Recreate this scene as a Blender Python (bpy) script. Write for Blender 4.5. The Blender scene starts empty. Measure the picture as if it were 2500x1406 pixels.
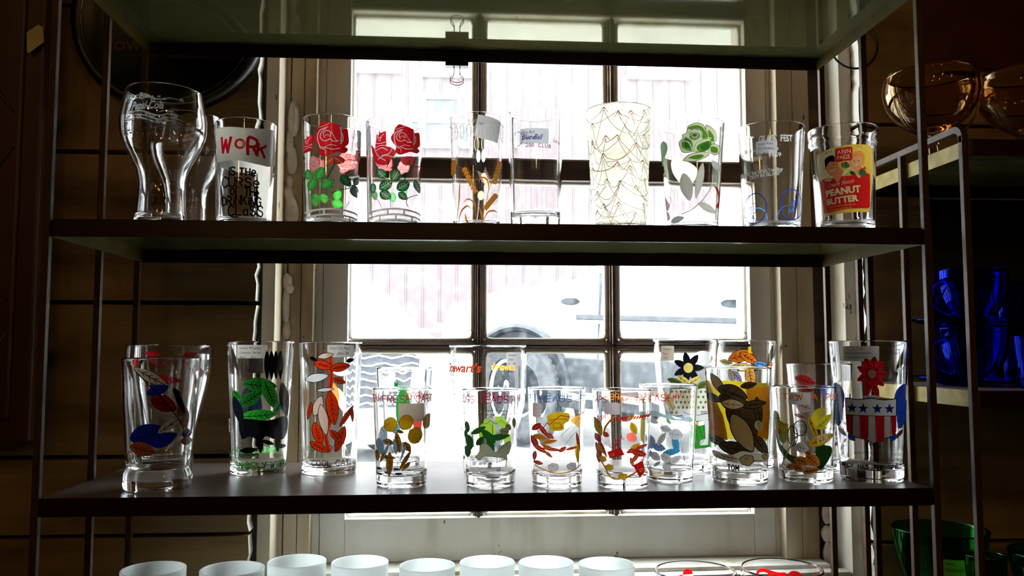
import bpy, bmesh, math, random
import numpy as np
from math import sin, cos, pi, asin, atan2, sqrt, radians
from mathutils import Vector, Matrix, noise
from mathutils.geometry import tessellate_polygon
random.seed(7)
scn = bpy.context.scene
COL = scn.collection

# ---------------------------------------------------------------- camera
CAM = Vector((-0.0518, -0.8656, 1.1459))
cd = bpy.data.cameras.new('camera'); cam = bpy.data.objects.new('camera', cd); COL.objects.link(cam)
cd.sensor_width = 36.0; cd.lens = 2042.7/2500*36.0; cd.clip_start = 0.02; cd.clip_end = 200
YAW, PITCH = 0.07042, 0.07377
cam.location = CAM
cam.rotation_euler = (pi/2+PITCH, 0, -YAW)
scn.camera = cam

# ---------------------------------------------------------------- light
w = bpy.data.worlds.new('overcast_sky'); scn.world = w; w.use_nodes = True
bg = w.node_tree.nodes['Background']
bg.inputs['Color'].default_value = (0.93, 0.985, 1.0, 1); bg.inputs['Strength'].default_value = 4.8
scn.view_settings.view_transform = 'Standard'; scn.view_settings.look = 'None'
scn.view_settings.exposure = 2.0; scn.view_settings.gamma = 1.0
def area(name, loc, rot, sx, sy, power, color=(1, 1, 1), portal=False):
    l = bpy.data.lights.new(name, 'AREA'); l.shape = 'RECTANGLE'; l.size = sx; l.size_y = sy
    l.energy = power; l.color = color
    if portal: l.cycles.is_portal = True
    o = bpy.data.objects.new(name, l); COL.objects.link(o); o.location = loc; o.rotation_euler = rot
    return o
area('window_portal', (0.1, 0.62, 1.42), (-pi/2, 0, 0), 0.86, 1.24, 1, portal=True)
# warm globe lamps of the shop, hung under the ceiling behind the camera
for i, (x, y, z) in enumerate([(-1.1, -1.6, 2.2), (-0.35, -2.0, 2.2), (0.45, -1.7, 2.2), (1.25, -2.0, 2.15), (0.0, -2.8, 1.9), (-0.9, -2.8, 1.75)]):
    l = bpy.data.lights.new('globe_lamp', 'POINT'); l.energy = 0.8; l.shadow_soft_size = 0.05; l.color = (1.0, 0.56, 0.18)
    o = bpy.data.objects.new('globe_lamp', l); COL.objects.link(o); o.location = (x, y, z)
scn.cycles.max_bounces = 24; scn.cycles.transmission_bounces = 24; scn.cycles.transparent_max_bounces = 24
scn.cycles.glossy_bounces = 8; scn.cycles.diffuse_bounces = 5

# ---------------------------------------------------------------- materials
def newmat(name):
    m = bpy.data.materials.new(name); m.use_nodes = True
    return m, m.node_tree, m.node_tree.nodes['Principled BSDF']
def N(nt, t, **kw):
    n = nt.nodes.new(t)
    for k, v in kw.items():
        if k in n.inputs: n.inputs[k].default_value = v
        else: setattr(n, k, v)
    return n
def coords(nt, scale=(1, 1, 1)):
    tc = N(nt, 'ShaderNodeTexCoord'); mp = N(nt, 'ShaderNodeMapping'); mp.inputs['Scale'].default_value = scale
    nt.links.new(tc.outputs['Object'], mp.inputs['Vector']); return mp.outputs['Vector']
def ramp(nt, fac, stops):
    r = N(nt, 'ShaderNodeValToRGB'); e = r.color_ramp.elements
    while len(e) < len(stops): e.new(0.5)
    for el, (p, c) in zip(e, stops): el.position = p; el.color = (*c, 1)
    nt.links.new(fac, r.inputs['Fac']); return r.outputs['Color']
def noisy(name, stops, scale=8, stretch=(1, 1, 1), rough=0.6, bump=0.2, bscale=None, detail=8, metallic=0, spec=0.5, bdist=0.002):
    m, nt, p = newmat(name)
    v = coords(nt, stretch)
    n = N(nt, 'ShaderNodeTexNoise', Scale=scale, Detail=detail); nt.links.new(v, n.inputs['Vector'])
    nt.links.new(ramp(nt, n.outputs['Fac'], stops), p.inputs['Base Color'])
    p.inputs['Roughness'].default_value = rough; p.inputs['Metallic'].default_value = metallic
    p.inputs['Specular IOR Level'].default_value = spec
    if bump:
        n2 = N(nt, 'ShaderNodeTexNoise', Scale=bscale or scale*3, Detail=6); nt.links.new(v, n2.inputs['Vector'])
        b = N(nt, 'ShaderNodeBump', Strength=bump, Distance=bdist); nt.links.new(n2.outputs['Fac'], b.inputs['Height'])
        nt.links.new(b.outputs['Normal'], p.inputs['Normal'])
    return m
def plain(name, col, rough=0.5, metallic=0.0, spec=0.5, coat=0):
    m, nt, p = newmat(name)
    n = N(nt, 'ShaderNodeTexNoise', Scale=40.0, Detail=4); nt.links.new(coords(nt), n.inputs['Vector'])
    mx = N(nt, 'ShaderNodeMix', data_type='RGBA', blend_type='MULTIPLY'); mx.inputs[0].default_value = 0.12
    mx.inputs[6].default_value = (*col, 1); nt.links.new(n.outputs['Color'], mx.inputs[7])
    nt.links.new(mx.outputs[2], p.inputs['Base Color'])
    p.inputs['Roughness'].default_value = rough; p.inputs['Metallic'].default_value = metallic
    p.inputs['Specular IOR Level'].default_value = spec; p.inputs['Coat Weight'].default_value = coat
    return m
def glassmat(name, col=(1, 1, 1), rough=0.0, ior=1.47, bump=0, bscale=60):
    m = bpy.data.materials.new(name); m.use_nodes = True; nt = m.node_tree; nt.nodes.clear()
    g = N(nt, 'ShaderNodeBsdfGlass', Color=(*col, 1), Roughness=rough, IOR=ior); o = N(nt, 'ShaderNodeOutputMaterial')
    nt.links.new(g.outputs[0], o.inputs['Surface'])
    n = N(nt, 'ShaderNodeTexNoise', Scale=bscale, Detail=2); nt.links.new(coords(nt), n.inputs['Vector'])
    b = N(nt, 'ShaderNodeBump', Strength=bump or 0.012, Distance=0.001); nt.links.new(n.outputs['Fac'], b.inputs['Height'])
    nt.links.new(b.outputs['Normal'], g.inputs['Normal'])
    return m
_paint = {}
def paint(col, trans=0.88):
    col = tuple(round(min(0.96, c*1.4), 4) for c in col)
    k = (col, trans)
    if k in _paint: return _paint[k]
    m = bpy.data.materials.new('print_ink'); m.use_nodes = True; nt = m.node_tree; nt.nodes.clear()
    n = N(nt, 'ShaderNodeTexNoise', Scale=300.0, Detail=2); nt.links.new(coords(nt), n.inputs['Vector'])
    mx = N(nt, 'ShaderNodeMix', data_type='RGBA', blend_type='MULTIPLY'); mx.inputs[0].default_value = 0.1
    mx.inputs[6].default_value = (*col, 1); nt.links.new(n.outputs['Color'], mx.inputs[7])
    d = N(nt, 'ShaderNodeBsdfDiffuse'); t = N(nt, 'ShaderNodeBsdfTranslucent'); g = N(nt, 'ShaderNodeBsdfGlossy', Roughness=0.15)
    a = N(nt, 'ShaderNodeMixShader', Fac=trans); b = N(nt, 'ShaderNodeMixShader', Fac=0.03); o = N(nt, 'ShaderNodeOutputMaterial')
    for s in (d, t): nt.links.new(mx.outputs[2], s.inputs['Color'])
    nt.links.new(d.outputs[0], a.inputs[1]); nt.links.new(t.outputs[0], a.inputs[2])
    nt.links.new(a.outputs[0], b.inputs[1]); nt.links.new(g.outputs[0], b.inputs[2]); nt.links.new(b.outputs[0], o.inputs['Surface'])
    _paint[k] = m; return m

M = {}
M['shelf'] = noisy('brown_enamelled_steel', [(0.3, (0.022, 0.006, 0.005)), (0.7, (0.032, 0.009, 0.006))], 30, rough=0.3, bump=0.04, spec=0.3)
M['shelftop'] = noisy('paler_enamelled_steel', [(0.3, (0.10, 0.075, 0.065)), (0.7, (0.17, 0.13, 0.115))], 12, rough=0.33, bump=0.05, spec=0.5)  # top faces, paler than the lips of the same steel
M['shelfunder'] = noisy('glossy_olive_enamel', [(0.3, (0.08, 0.075, 0.03)), (0.7, (0.115, 0.105, 0.042))], 6, rough=0.05, bump=0.006, bscale=5, spec=0.03, metallic=0.55)
M['post'] = noisy('brass_coloured_steel', [(0.3, (0.05, 0.026, 0.012)), (0.7, (0.085, 0.048, 0.022))], 60, rough=0.5, bump=0.05, spec=0.2)
M['litlip'] = noisy('lit_olive_side_lip', [(0.3, (0.034, 0.024, 0.003)), (0.7, (0.055, 0.040, 0.006))], 50, rough=0.5, bump=0.05, spec=0.08)  # side faces of the same enamel, window light put into the colour
M['litgoldlip'] = noisy('lit_gold_side_lip', [(0.3, (0.20, 0.145, 0.03)), (0.7, (0.34, 0.26, 0.07))], 50, rough=0.5, bump=0.05, spec=0.15)  # brighter side faces for the right unit, stronger light put into the colour
M['glass'] = glassmat('clear_glass')
M['greenish'] = glassmat('thick_clear_glass', (0.97, 1.0, 0.985))
M['cobalt'] = glassmat('cobalt_blue_glass', (0.05, 0.09, 0.80))
M['green_glass'] = glassmat('bottle_green_glass', (0.22, 0.62, 0.3))
M['amber'] = glassmat('smoky_amber_glass', (0.82, 0.68, 0.5))
M['crackle'] = glassmat('frosted_crackle_glass', (1.0, 0.995, 0.95), rough=0.22, bump=0.5, bscale=420)
# window pane: clear sheet with a faint reflection
m = bpy.data.materials.new('window_glass'); m.use_nodes = True; nt = m.node_tree; nt.nodes.clear()
tr = N(nt, 'ShaderNodeBsdfTransparent', Color=(0.95, 0.97, 0.97, 1)); gl = N(nt, 'ShaderNodeBsdfGlossy', Roughness=0.01)
df = N(nt, 'ShaderNodeBsdfTranslucent', Color=(0.8, 0.85, 0.85, 1))
nz = N(nt, 'ShaderNodeTexNoise', Scale=70.0, Detail=8); nt.links.new(coords(nt), nz.inputs['Vector'])
rp = ramp(nt, nz.outputs['Fac'], [(0.45, (0.002, 0.002, 0.002)), (0.75, (0.03, 0.03, 0.03))])
a = N(nt, 'ShaderNodeMixShader', Fac=0.05); b = N(nt, 'ShaderNodeMixShader'); o = N(nt, 'ShaderNodeOutputMaterial')
nt.links.new(tr.outputs[0], a.inputs[1]); nt.links.new(gl.outputs[0], a.inputs[2])
nt.links.new(rp, b.inputs['Fac']); nt.links.new(a.outputs[0], b.inputs[1]); nt.links.new(df.outputs[0], b.inputs[2])
nt.links.new(b.outputs[0], o.inputs['Surface']); M['pane'] = m
# milk glass
m = bpy.data.materials.new('milk_glass'); m.use_nodes = True; nt = m.node_tree; p = nt.nodes['Principled BSDF']
p.inputs['Base Color'].default_value = (0.93, 0.95, 0.95, 1); p.inputs['Roughness'].default_value = 0.2
t = N(nt, 'ShaderNodeBsdfTranslucent', Color=(0.95, 0.98, 0.98, 1)); mx = N(nt, 'ShaderNodeMixShader', Fac=0.6)
nt.links.new(p.outputs[0], mx.inputs[1]); nt.links.new(t.outputs[0], mx.inputs[2])
nt.links.new(mx.outputs[0], nt.nodes['Material Output'].inputs['Surface']); M['milk'] = m
M['paintw'] = noisy('worn_white_paint', [(0.26, (0.09, 0.055, 0.03)), (0.33, (0.45, 0.37, 0.26)), (0.45, (0.70, 0.66, 0.58)), (0.8, (0.82, 0.80, 0.76))], 9, (1, 1, 0.22), rough=0.5, bump=0.35, bscale=60)
M['paintw2'] = noisy('grimy_cream_paint', [(0.3, (0.14, 0.085, 0.04)), (0.42, (0.44, 0.35, 0.23)), (0.75, (0.68, 0.61, 0.48))], 12, (1, 1, 0.15), rough=0.55, bump=0.4, bscale=70)
def chips(m, sc, lo, st):
    nt = m.node_tree; p = nt.nodes['Principled BSDF']; src = p.inputs['Base Color'].links[0].from_socket
    n = N(nt, 'ShaderNodeTexNoise', Scale=sc, Detail=5, Roughness=0.62); nt.links.new(coords(nt, st), n.inputs['Vector'])
    r = ramp(nt, n.outputs['Fac'], [(lo, (0, 0, 0)), (lo+0.02, (1, 1, 1))]); mx = N(nt, 'ShaderNodeMix', data_type='RGBA')
    mx.inputs[7].default_value = (0.035, 0.02, 0.012, 1); nt.links.new(r, mx.inputs[0]); nt.links.new(src, mx.inputs[6]); nt.links.new(mx.outputs[2], p.inputs['Base Color'])
chips(M['paintw'], 34, 0.67, (1, 1, 0.45)); chips(M['paintw2'], 40, 0.655, (1, 1, 0.4))
M['railbrown'] = noisy('bare_brown_wood', [(0.3, (0.035, 0.018, 0.012)), (0.6, (0.13, 0.075, 0.05)), (0.8, (0.26, 0.17, 0.12))], 26, (0.18, 1, 1), rough=0.6, bump=0.6, bscale=50)
M['plank'] = noisy('old_wall_boards', [(0.25, (0.08, 0.045, 0.016)), (0.45, (0.26, 0.165, 0.065)), (0.8, (0.42, 0.28, 0.12))], 7, (0.35, 1, 2.4), rough=0.75, bump=0.8, bscale=36, bdist=0.004)
M['room'] = noisy('dim_brown_room', [(0.3, (0.022, 0.009, 0.006)), (0.7, (0.034, 0.014, 0.009))], 3, rough=0.8, bump=0.1)
M['floor'] = noisy('dark_floor_boards', [(0.3, (0.03, 0.014, 0.009)), (0.7, (0.05, 0.026, 0.017))], 5, (1, 0.1, 1), rough=0.6, bump=0.2)
M['foam'] = noisy('dried_sealant_foam', [(0.3, (0.45, 0.38, 0.3)), (0.7, (0.72, 0.66, 0.58))], 40, rough=0.7, bump=0.3)
M['blackenamel'] = plain('black_enamel', (0.012, 0.012, 0.013), 0.35)
M['blacksteel'] = plain('black_steel', (0.015, 0.015, 0.017), 0.3, 0.3)
M['wire'] = plain('nickel_wire', (0.35, 0.33, 0.3), 0.3, 0.9)
M['carved'] = noisy('carved_red_brown_wood', [(0.3, (0.03, 0.006, 0.003)), (0.7, (0.085, 0.024, 0.007))], 10, (1, 1, 0.3), rough=0.45, bump=0.3)
M['redtin'] = noisy('dark_red_painted_tin', [(0.35, (0.05, 0.002, 0.002)), (0.7, (0.10, 0.004, 0.004))], 14, rough=0.4, bump=0.2)
M['tag'] = noisy('yellowed_paper', [(0.3, (0.62, 0.52, 0.25)), (0.7, (0.75, 0.66, 0.36))], 30, rough=0.8, bump=0.05)
M['faint'] = plain('faded_red_lettering', (0.09, 0.015, 0.012), 0.5)
M['siding'] = noisy('pale_pink_siding', [(0.3, (0.074, 0.056, 0.060)), (0.7, (0.082, 0.063, 0.067))], 3, (8, 1, 0.3), rough=0.8, bump=0)
M['whitetrim'] = plain('white_trim', (0.8, 0.8, 0.8), 0.6)
M['outpane'] = plain('dull_window_pane', (0.035, 0.042, 0.05), 0.4)
M['ground'] = noisy('pale_concrete', [(0.3, (0.5, 0.5, 0.5)), (0.7, (0.62, 0.62, 0.62))], 4, rough=0.9, bump=0.2)
M['carwhite'] = plain('white_car_paint', (0.82, 0.83, 0.84), 0.25, coat=0.5)
M['cargrey'] = plain('dark_car_bands', (0.005, 0.0085, 0.014), 0.35)  # car trim, also the bands that paint body reflections and underside shade
M['carchrome'] = plain('chrome_trim', (0.55, 0.58, 0.62), 0.15, 1.0)
M['cardark'] = plain('grille_shadow', (0.012, 0.017, 0.028), 0.5)
M['tyre'] = noisy('tyre_rubber', [(0.3, (0.025, 0.027, 0.032)), (0.7, (0.04, 0.043, 0.05))], 60, rough=0.8, bump=0.3)
M['carglass'] = plain('sky_pale_car_glass', (0.35, 0.4, 0.45), 0.05)  # paleness of the mirrored sky put into the base colour
M['carred'] = plain('red_car_paint', (0.22, 0.04, 0.045), 0.4)
M['amberlamp'] = plain('amber_lamp', (0.7, 0.3, 0.06), 0.3)

# ---------------------------------------------------------------- object helpers
class MB:
    def __init__(s): s.v = []; s.f = []; s.mi = []; s.mats = []
    def m(s, mat):
        if mat not in s.mats: s.mats.append(mat)
        return s.mats.index(mat)
    def add(s, vs, fs, mat):
        b = len(s.v); k = s.m(mat); s.v += [tuple(v) for v in vs]
        for f in fs: s.f.append([i+b for i in f]); s.mi.append(k)
    def box(s, x0, x1, y0, y1, z0, z1, mat, bev=0.0):
        if bev <= 0:
            vs = [(x, y, z) for x in (x0, x1) for y in (y0, y1) for z in (z0, z1)]
            s.add(vs, [(0, 1, 3, 2), (4, 6, 7, 5), (0, 4, 5, 1), (2, 3, 7, 6), (0, 2, 6, 4), (1, 5, 7, 3)], mat); return
        bm = bmesh.new(); bmesh.ops.create_cube(bm, size=1)
        for v in bm.verts: v.co = Vector(((x0+x1)/2+v.co.x*(x1-x0), (y0+y1)/2+v.co.y*(y1-y0), (z0+z1)/2+v.co.z*(z1-z0)))
        bmesh.ops.bevel(bm, geom=bm.edges[:], offset=bev, segments=2, affect='EDGES', profile=0.6)
        s.bm(bm, mat)
    def bm(s, bm, mat):
        bm.verts.index_update(); s.add([v.co for v in bm.verts], [[v.index for v in f.verts] for f in bm.faces], mat); bm.free()
    def prism(s, pts, y0, y1, mat):      # pts in XZ
        n = len(pts); vs = [(x, y0, z) for x, z in pts]+[(x, y1, z) for x, z in pts]
        tri = tessellate_polygon([[Vector((x, z, 0)) for x, z in pts]])
        fs = [list(t) for t in tri]+[[i+n for i in reversed(t)] for t in tri]+[[i, (i+1) % n, (i+1) % n+n, i+n] for i in range(n)]
        s.add(vs, fs, mat)
    def tube(s, pts, r, mat, seg=8, closed=False):
        pts = [Vector(p) for p in pts]; n = len(pts); vs = []; fs = []
        up = Vector((0, 0, 1))
        for i, p in enumerate(pts):
            a = pts[(i-1) % n] if (i > 0 or closed) else p; b = pts[(i+1) % n] if (i < n-1 or closed) else p
            t = (b-a).normalized(); u = t.cross(up)
            if u.length < 0.05: u = t.cross(Vector((1, 0, 0)))
            u.normalize(); v = t.cross(u); rr = r[i] if isinstance(r, (list, tuple)) else r
            for k in range(seg): vs.append(p+(u*cos(2*pi*k/seg)+v*sin(2*pi*k/seg))*rr)
        for i in range(n if closed else n-1):
            for k in range(seg):
                fs.append([i*seg+k, i*seg+(k+1) % seg, ((i+1) % n)*seg+(k+1) % seg, ((i+1) % n)*seg+k])
        if not closed: fs += [list(range(seg))[::-1], [(n-1)*seg+k for k in range(seg)]]
        s.add(vs, fs, mat)
    def lathe(s, prof, mat, seg=72, c=(0, 0, 0), sq=(1, 1)):
        vs = []; fs = []; idx = []
        for r, z in prof:
            if r < 1e-6: idx.append([len(vs)]); vs.append((c[0], c[1], c[2]+z))
            else:
                idx.append(list(range(len(vs), len(vs)+seg)))
                vs += [(c[0]+r*cos(2*pi*k/seg)*sq[0], c[1]+r*sin(2*pi*k/seg)*sq[1], c[2]+z) for k in range(seg)]
        for a, b in zip(idx, idx[1:]):
            for k in range(seg):
                q = [a[k % len(a)], a[(k+1) % len(a)], b[(k+1) % len(b)], b[k % len(b)]]; u = []
                for i in q:
                    if i not in u: u.append(i)
                if len(u) > 2: fs.append(u)
        s.add(vs, fs, mat)
    def build(s, name, parent=None, smooth=False, ang=None):
        me = bpy.data.meshes.new(name); me.from_pydata(s.v, [], s.f)
        for mt in s.mats: me.materials.append(mt)
        me.polygons.foreach_set('material_index', s.mi)
        bm = bmesh.new(); bm.from_mesh(me); bmesh.ops.recalc_face_normals(bm, faces=bm.faces)
        if ang is not None:
            for e in bm.edges:
                if len(e.link_faces) == 2 and e.calc_face_angle(0) > ang: e.smooth = False
        bm.to_mesh(me); bm.free()
        if smooth or ang is not None: me.polygons.foreach_set('use_smooth', [True]*len(me.polygons))
        o = bpy.data.objects.new(name, me); COL.objects.link(o)
        if parent: o.parent = parent
        return o
def tag(o, label=None, cat=None, group=None, kind=None):
    if label: o['label'] = label
    if cat: o['category'] = cat
    if group: o['group'] = group
    if kind: o['kind'] = kind
    return o
def empty(name, loc, label, cat, group=None, rz=0):
    o = bpy.data.objects.new(name, None); COL.objects.link(o); o.location = loc; o.rotation_euler.z = rz; o.empty_display_size = 0.02
    return tag(o, label, cat, group)
def struct(o, label=None, cat=None): return tag(o, label, cat, None, 'structure')
def arc(cx, cy, r, a0, a1, n): return [(cx+r*cos(a0+(a1-a0)*i/n), cy+r*sin(a0+(a1-a0)*i/n)) for i in range(n+1)]

# ---------------------------------------------------------------- room shell
XL, XR = -0.323, 0.541           # ends of the wall boards at the window
def boards(mb, x0, x1, seams, jag):
    for a, b in zip(seams, seams[1:]):
        dy = random.uniform(-0.003, 0.003); g = 0.003
        pts = []
        n = max(6, int((b-a)/0.012))
        ends = {0: x0, 1: x1}
        def edge(side):
            r = []
            for i in range(n+1):
                x = ends[side]
                if jag == side: x += random.uniform(-0.0025, 0.0025)+0.003*noise.noise(Vector((x, a*30+i*0.3, 3)))
                r.append((x, a+g+(b-a-2*g)*i/n))
            return r
        pts = edge(1)+edge(0)[::-1]
        k0 = len(mb.mi); mb.prism(pts, 0.30+dy, 0.322, M['plank']); side = len(mb.mi)-len(pts)
        if jag in (0, 1):      # white painted sawn ends, the window light on them put into the colour
            for i in (range(0, n) if jag == 1 else range(n+1, 2*n+1)): mb.mi[side+i] = mb.m(M['paintw'])
mb = MB()
boards(mb, -1.6, XL, [0, 0.1, 0.3, 0.5, 0.7, 0.90, 1.003, 1.21, 1.416, 1.62, 1.83, 2.04, 2.26, 2.5], 1)
boards(mb, XR, 2.2, [0, 0.1, 0.28, 0.47, 0.67, 0.874, 1.085, 1.303, 1.475, 1.70, 1.9, 2.1, 2.3, 2.5], 0)
boards(mb, XL, XR, [0, 0.15, 0.35, 0.55, 0.75], -1)
boards(mb, XL, XR, [2.06, 2.28, 2.5], -1)
# thick wall behind the boards, around the opening
mb.box(-1.6, -0.318, 0.322, 0.56, 0, 2.5, M['room']); mb.box(0.541, 2.2, 0.322, 0.56, 0, 2.5, M['room'])
mb.box(-0.318, 0.541, 0.322, 0.56, 0, 0.79, M['room']); mb.box(-0.318, 0.541, 0.322, 0.56, 2.05, 2.5, M['room'])
struct(mb.build('wall_back'), 'brown horizontal board wall around the window', 'wall')
for nm, b in (('wall_left', (-1.7, -1.6, -3.3, 0.56, 0, 2.5)), ('wall_right', (2.2, 2.3, -3.3, 0.56, 0, 2.5)), ('wall_front', (-1.7, 2.3, -3.4, -3.3, 0, 2.5)),
              ('ceiling', (-1.7, 2.3, -3.4, 0.56, 2.5, 2.6)), ('floor', (-1.7, 2.3, -3.4, 0.56, -0.1, 0))):
    mb = MB(); mb.box(*b, M['floor'] if nm == 'floor' else M['room'])
    struct(mb.build(nm), {'floor': 'dark board floor', 'ceiling': 'dim brown ceiling'}.get(nm, 'dim brown side of the shop room'), nm.split('_')[0])

# ---------------------------------------------------------------- window
win = empty('window_1', (0.1, 0.40, 0.80), 'tall old white painted sash window with small panes behind the shelves', 'window'); struct(win)
def wpart(mb, name, **k):
    mb.v = [(x-0.1, y-0.40, z-0.80) for x, y, z in mb.v]
    return mb.build(name, win, **k)
ZB, ZT = 0.79, 2.05
mb = MB()     # left casing layers
mb.box(-0.3185, -0.3001, 0.3222, 0.56, ZB, ZT, M['paintw2'], 0.0015)
mb.box(-0.3001, -0.2945, 0.372, 0.56, ZB, ZT, M['paintw2'])
mb.box(-0.2929, -0.2745, 0.374, 0.56, ZB, ZT, M['paintw2'], 0.001)
mb.box(-0.2737, -0.2563, 0.3755, 0.56, ZB, ZT, M['paintw2'], 0.001)
mb.box(-0.2563, -0.2468, 0.402, 0.56, ZB, ZT, M['paintw'])
wpart(mb, 'casing')
mb = MB()     # right casing layers
mb.box(0.5215, 0.541, 0.3222, 0.56, ZB, ZT, M['paintw'], 0.0015)
mb.box(0.497, 0.5215, 0.39, 0.56, ZB, ZT, M['railbrown'])
mb.box(0.4715, 0.4971, 0.374, 0.56, ZB, ZT, M['paintw2'], 0.001)
mb.box(0.4459, 0.471, 0.3745, 0.56, ZB, ZT, M['paintw2'], 0.001)
mb.box(0.4405, 0.4459, 0.402, 0.56, ZB, ZT, M['paintw'])
wpart(mb, 'casing')
mb = MB(); mb.box(-0.2568, 0.4459, 0.38, 0.56, 2.0, ZT, M['paintw'], 0.002); wpart(mb, 'head_jamb')
SX = [-0.2455, -0.2089, -0.0210, -0.0036, 0.1860, 0.2038, 0.4071, 0.4400]
def sash(name, y0, y1, z0, z1, zr, rails, railmats, stile):
    """z0..z1 outer, rails = (bottom rail top, top rail bottom), zr = muntin bar centres"""
    mb = MB()
    mb.box(SX[0], SX[1], y0, y1, z0, z1, stile, 0.0015); mb.box(SX[6], SX[7], y0, y1, z0, z1, stile, 0.0015)
    mb.box(SX[1], SX[6], y0, y1, z0, rails[0], railmats[0], 0.0015); mb.box(SX[1], SX[6], y0, y1, rails[1], z1, railmats[1], 0.0015)
    fr = wpart(mb, name)
    def bar(mb, a0, a1, c0, c1, horiz):
        mid = (a0+a1)/2; h = (a1-a0)/2
        for hw, ya, yb, mt in ((h, y0+0.018, y0+0.030, M['paintw']), (h*0.62, y0+0.009, y0+0.020, M['railbrown']), (h*0.3, y0+0.001, y0+0.012, M['railbrown'])):  # brown ridge on white-painted bars: backlit shade put into the colour
            if horiz: mb.box(c0, c1, ya, yb, mid-hw, mid+hw, mt, 0.0008)
            else: mb.box(mid-hw, mid+hw, ya, yb, c0, c1, mt, 0.0008)
    for i in (2, 4):
        mb = MB(); bar(mb, SX[i], SX[i+1], rails[0], rails[1], False); wpart(mb, 'muntin')
    for z in zr:
        mb = MB(); bar(mb, z-0.0085, z+0.0085, SX[1], SX[6], True); wpart(mb, 'muntin')
    rows = [rails[0]]+[z for z in zr for _ in (0, 1)]+[rails[1]]
    for k in range(0, len(rows), 2):
        for a, b in ((SX[1], SX[2]), (SX[3], SX[4]), (SX[5], SX[6])):
            lo, hi = rows[k]+(0.008 if k else 0), rows[k+1]-(0.008 if k+2 < len(rows) else 0)
            mb = MB(); mb.box(a-0.002, b+0.002, y0+0.0225, y0+0.0245, lo-0.002, hi+0.002, M['pane']); wpart(mb, 'pane')
            mb = MB()      # putty bead round the pane, rounded and lumpy
            c = (a+b)/2; d = (lo+hi)/2; P = []
            for q in range(60):
                t = 2*pi*q/60; ca, sa = cos(t), sin(t); e = 0.07
                P.append((c+(b-a)/2*math.copysign(abs(ca)**e, ca)*0.992, y0+0.019, d+(hi-lo)/2*math.copysign(abs(sa)**e, sa)*0.992))
            mb.tube(P, [0.0034+0.0012*noise.noise(Vector((q*0.4, a*50, lo*50))) for q in range(60)], M['paintw'], 6, True)
            wpart(mb, 'putty', smooth=True)
sash('lower_sash', 0.40, 0.438, 0.835, 1.4366, [1.1523], (0.8975, 1.4062), (M['paintw'], M['railbrown']), M['paintw'])
sash('upper_sash', 0.4015, 0.4395, 1.437, 2.0, [1.70], (1.4400, 1.96), (M['paintw'], M['paintw']), M['paintw'])
mb = MB(); mb.box(-0.275, 0.50, 0.345, 0.56, 0.80, 0.8345, M['paintw'], 0.003); mb.box(-0.3, 0.52, 0.3225, 0.345, 0.795, 0.829, M['paintw'], 0.003)
wpart(mb, 'sill')
# foam sealant oozing out of the joints
def foam(name, x, blobs, label):
    mb = MB()
    for dz, w_, h_, dx in blobs:
        bm = bmesh.new(); bmesh.ops.create_icosphere(bm, subdivisions=3, radius=1)
        for v in bm.verts:
            k = 1+0.22*noise.noise(v.co*1.3+Vector((dz*40, 0, 0)))
            v.co = Vector((x+dx+v.co.x*w_*k, 0.372+v.co.y*0.007, dz+v.co.z*h_*k))
        mb.bm(bm, M['foam'])
    struct(mb.build(name, smooth=True), label, 'trim')
foam('trim_1', -0.293, [(1.487, 0.0085, 0.028, 0.004), (1.45, 0.006, 0.022, -0.001), (1.425, 0.008, 0.022, 0.003), (1.392, 0.005, 0.010, 0.0), (1.375, 0.008, 0.011, -0.002), (1.348, 0.011, 0.024, 0.003),
     (1.21, 0.006, 0.028, -0.002), (1.175, 0.006, 0.014, 0.0), (1.245, 0.008, 0.012, -0.001), (1.235, 0.006, 0.008, 0.003)], 'pinkish dried foam sealant bulging from left window joint')
foam('trim_2', 0.5075, [(0.925, 0.007, 0.011, 0), (0.902, 0.007, 0.016, 0), (0.872, 0.010, 0.012, 0.001), (0.842, 0.007, 0.018, 0.0)], 'grey foam sealant lumps low in right window joint')

# ---------------------------------------------------------------- shelving units
def tray(x0, x1, y0, y1, z, h=0.0182, t=0.0012, rc=0.005, lip='litlip'):
    """sheet steel shelf: flat top, lips turned down on all four sides, rounded corners"""
    mb = MB()
    def ring(inset, zz):
        P = []
        r = max(rc-inset, 0.001)
        for cx, cy, a in ((x1-inset-r, y1-inset-r, 0), (x0+inset+r, y1-inset-r, pi/2), (x0+inset+r, y0+inset+r, pi), (x1-inset-r, y0+inset+r, 1.5*pi)):
            P += [(x, y, zz) for x, y in arc(cx, cy, r, a, a+pi/2, 4)]
        return P
    rings = [ring(0.0008, z), ring(0, z-0.0008), ring(0, z-h), ring(t, z-h), ring(t, z-t-0.0005)]
    n = len(rings[0]); vs = [p for r in rings for p in r]
    fs = [[k*n+i, k*n+(i+1) % n, (k+1)*n+(i+1) % n, (k+1)*n+i] for k in range(4) for i in range(n)]
    for f in fs:
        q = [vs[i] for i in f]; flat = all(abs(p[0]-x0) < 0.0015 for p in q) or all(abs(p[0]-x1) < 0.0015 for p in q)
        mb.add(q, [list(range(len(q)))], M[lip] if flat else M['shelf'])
    mb.add(rings[0], [list(range(n))], M['shelftop']); mb.add(rings[4], [list(range(n))[::-1]], M['shelfunder'])
    return mb
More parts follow.
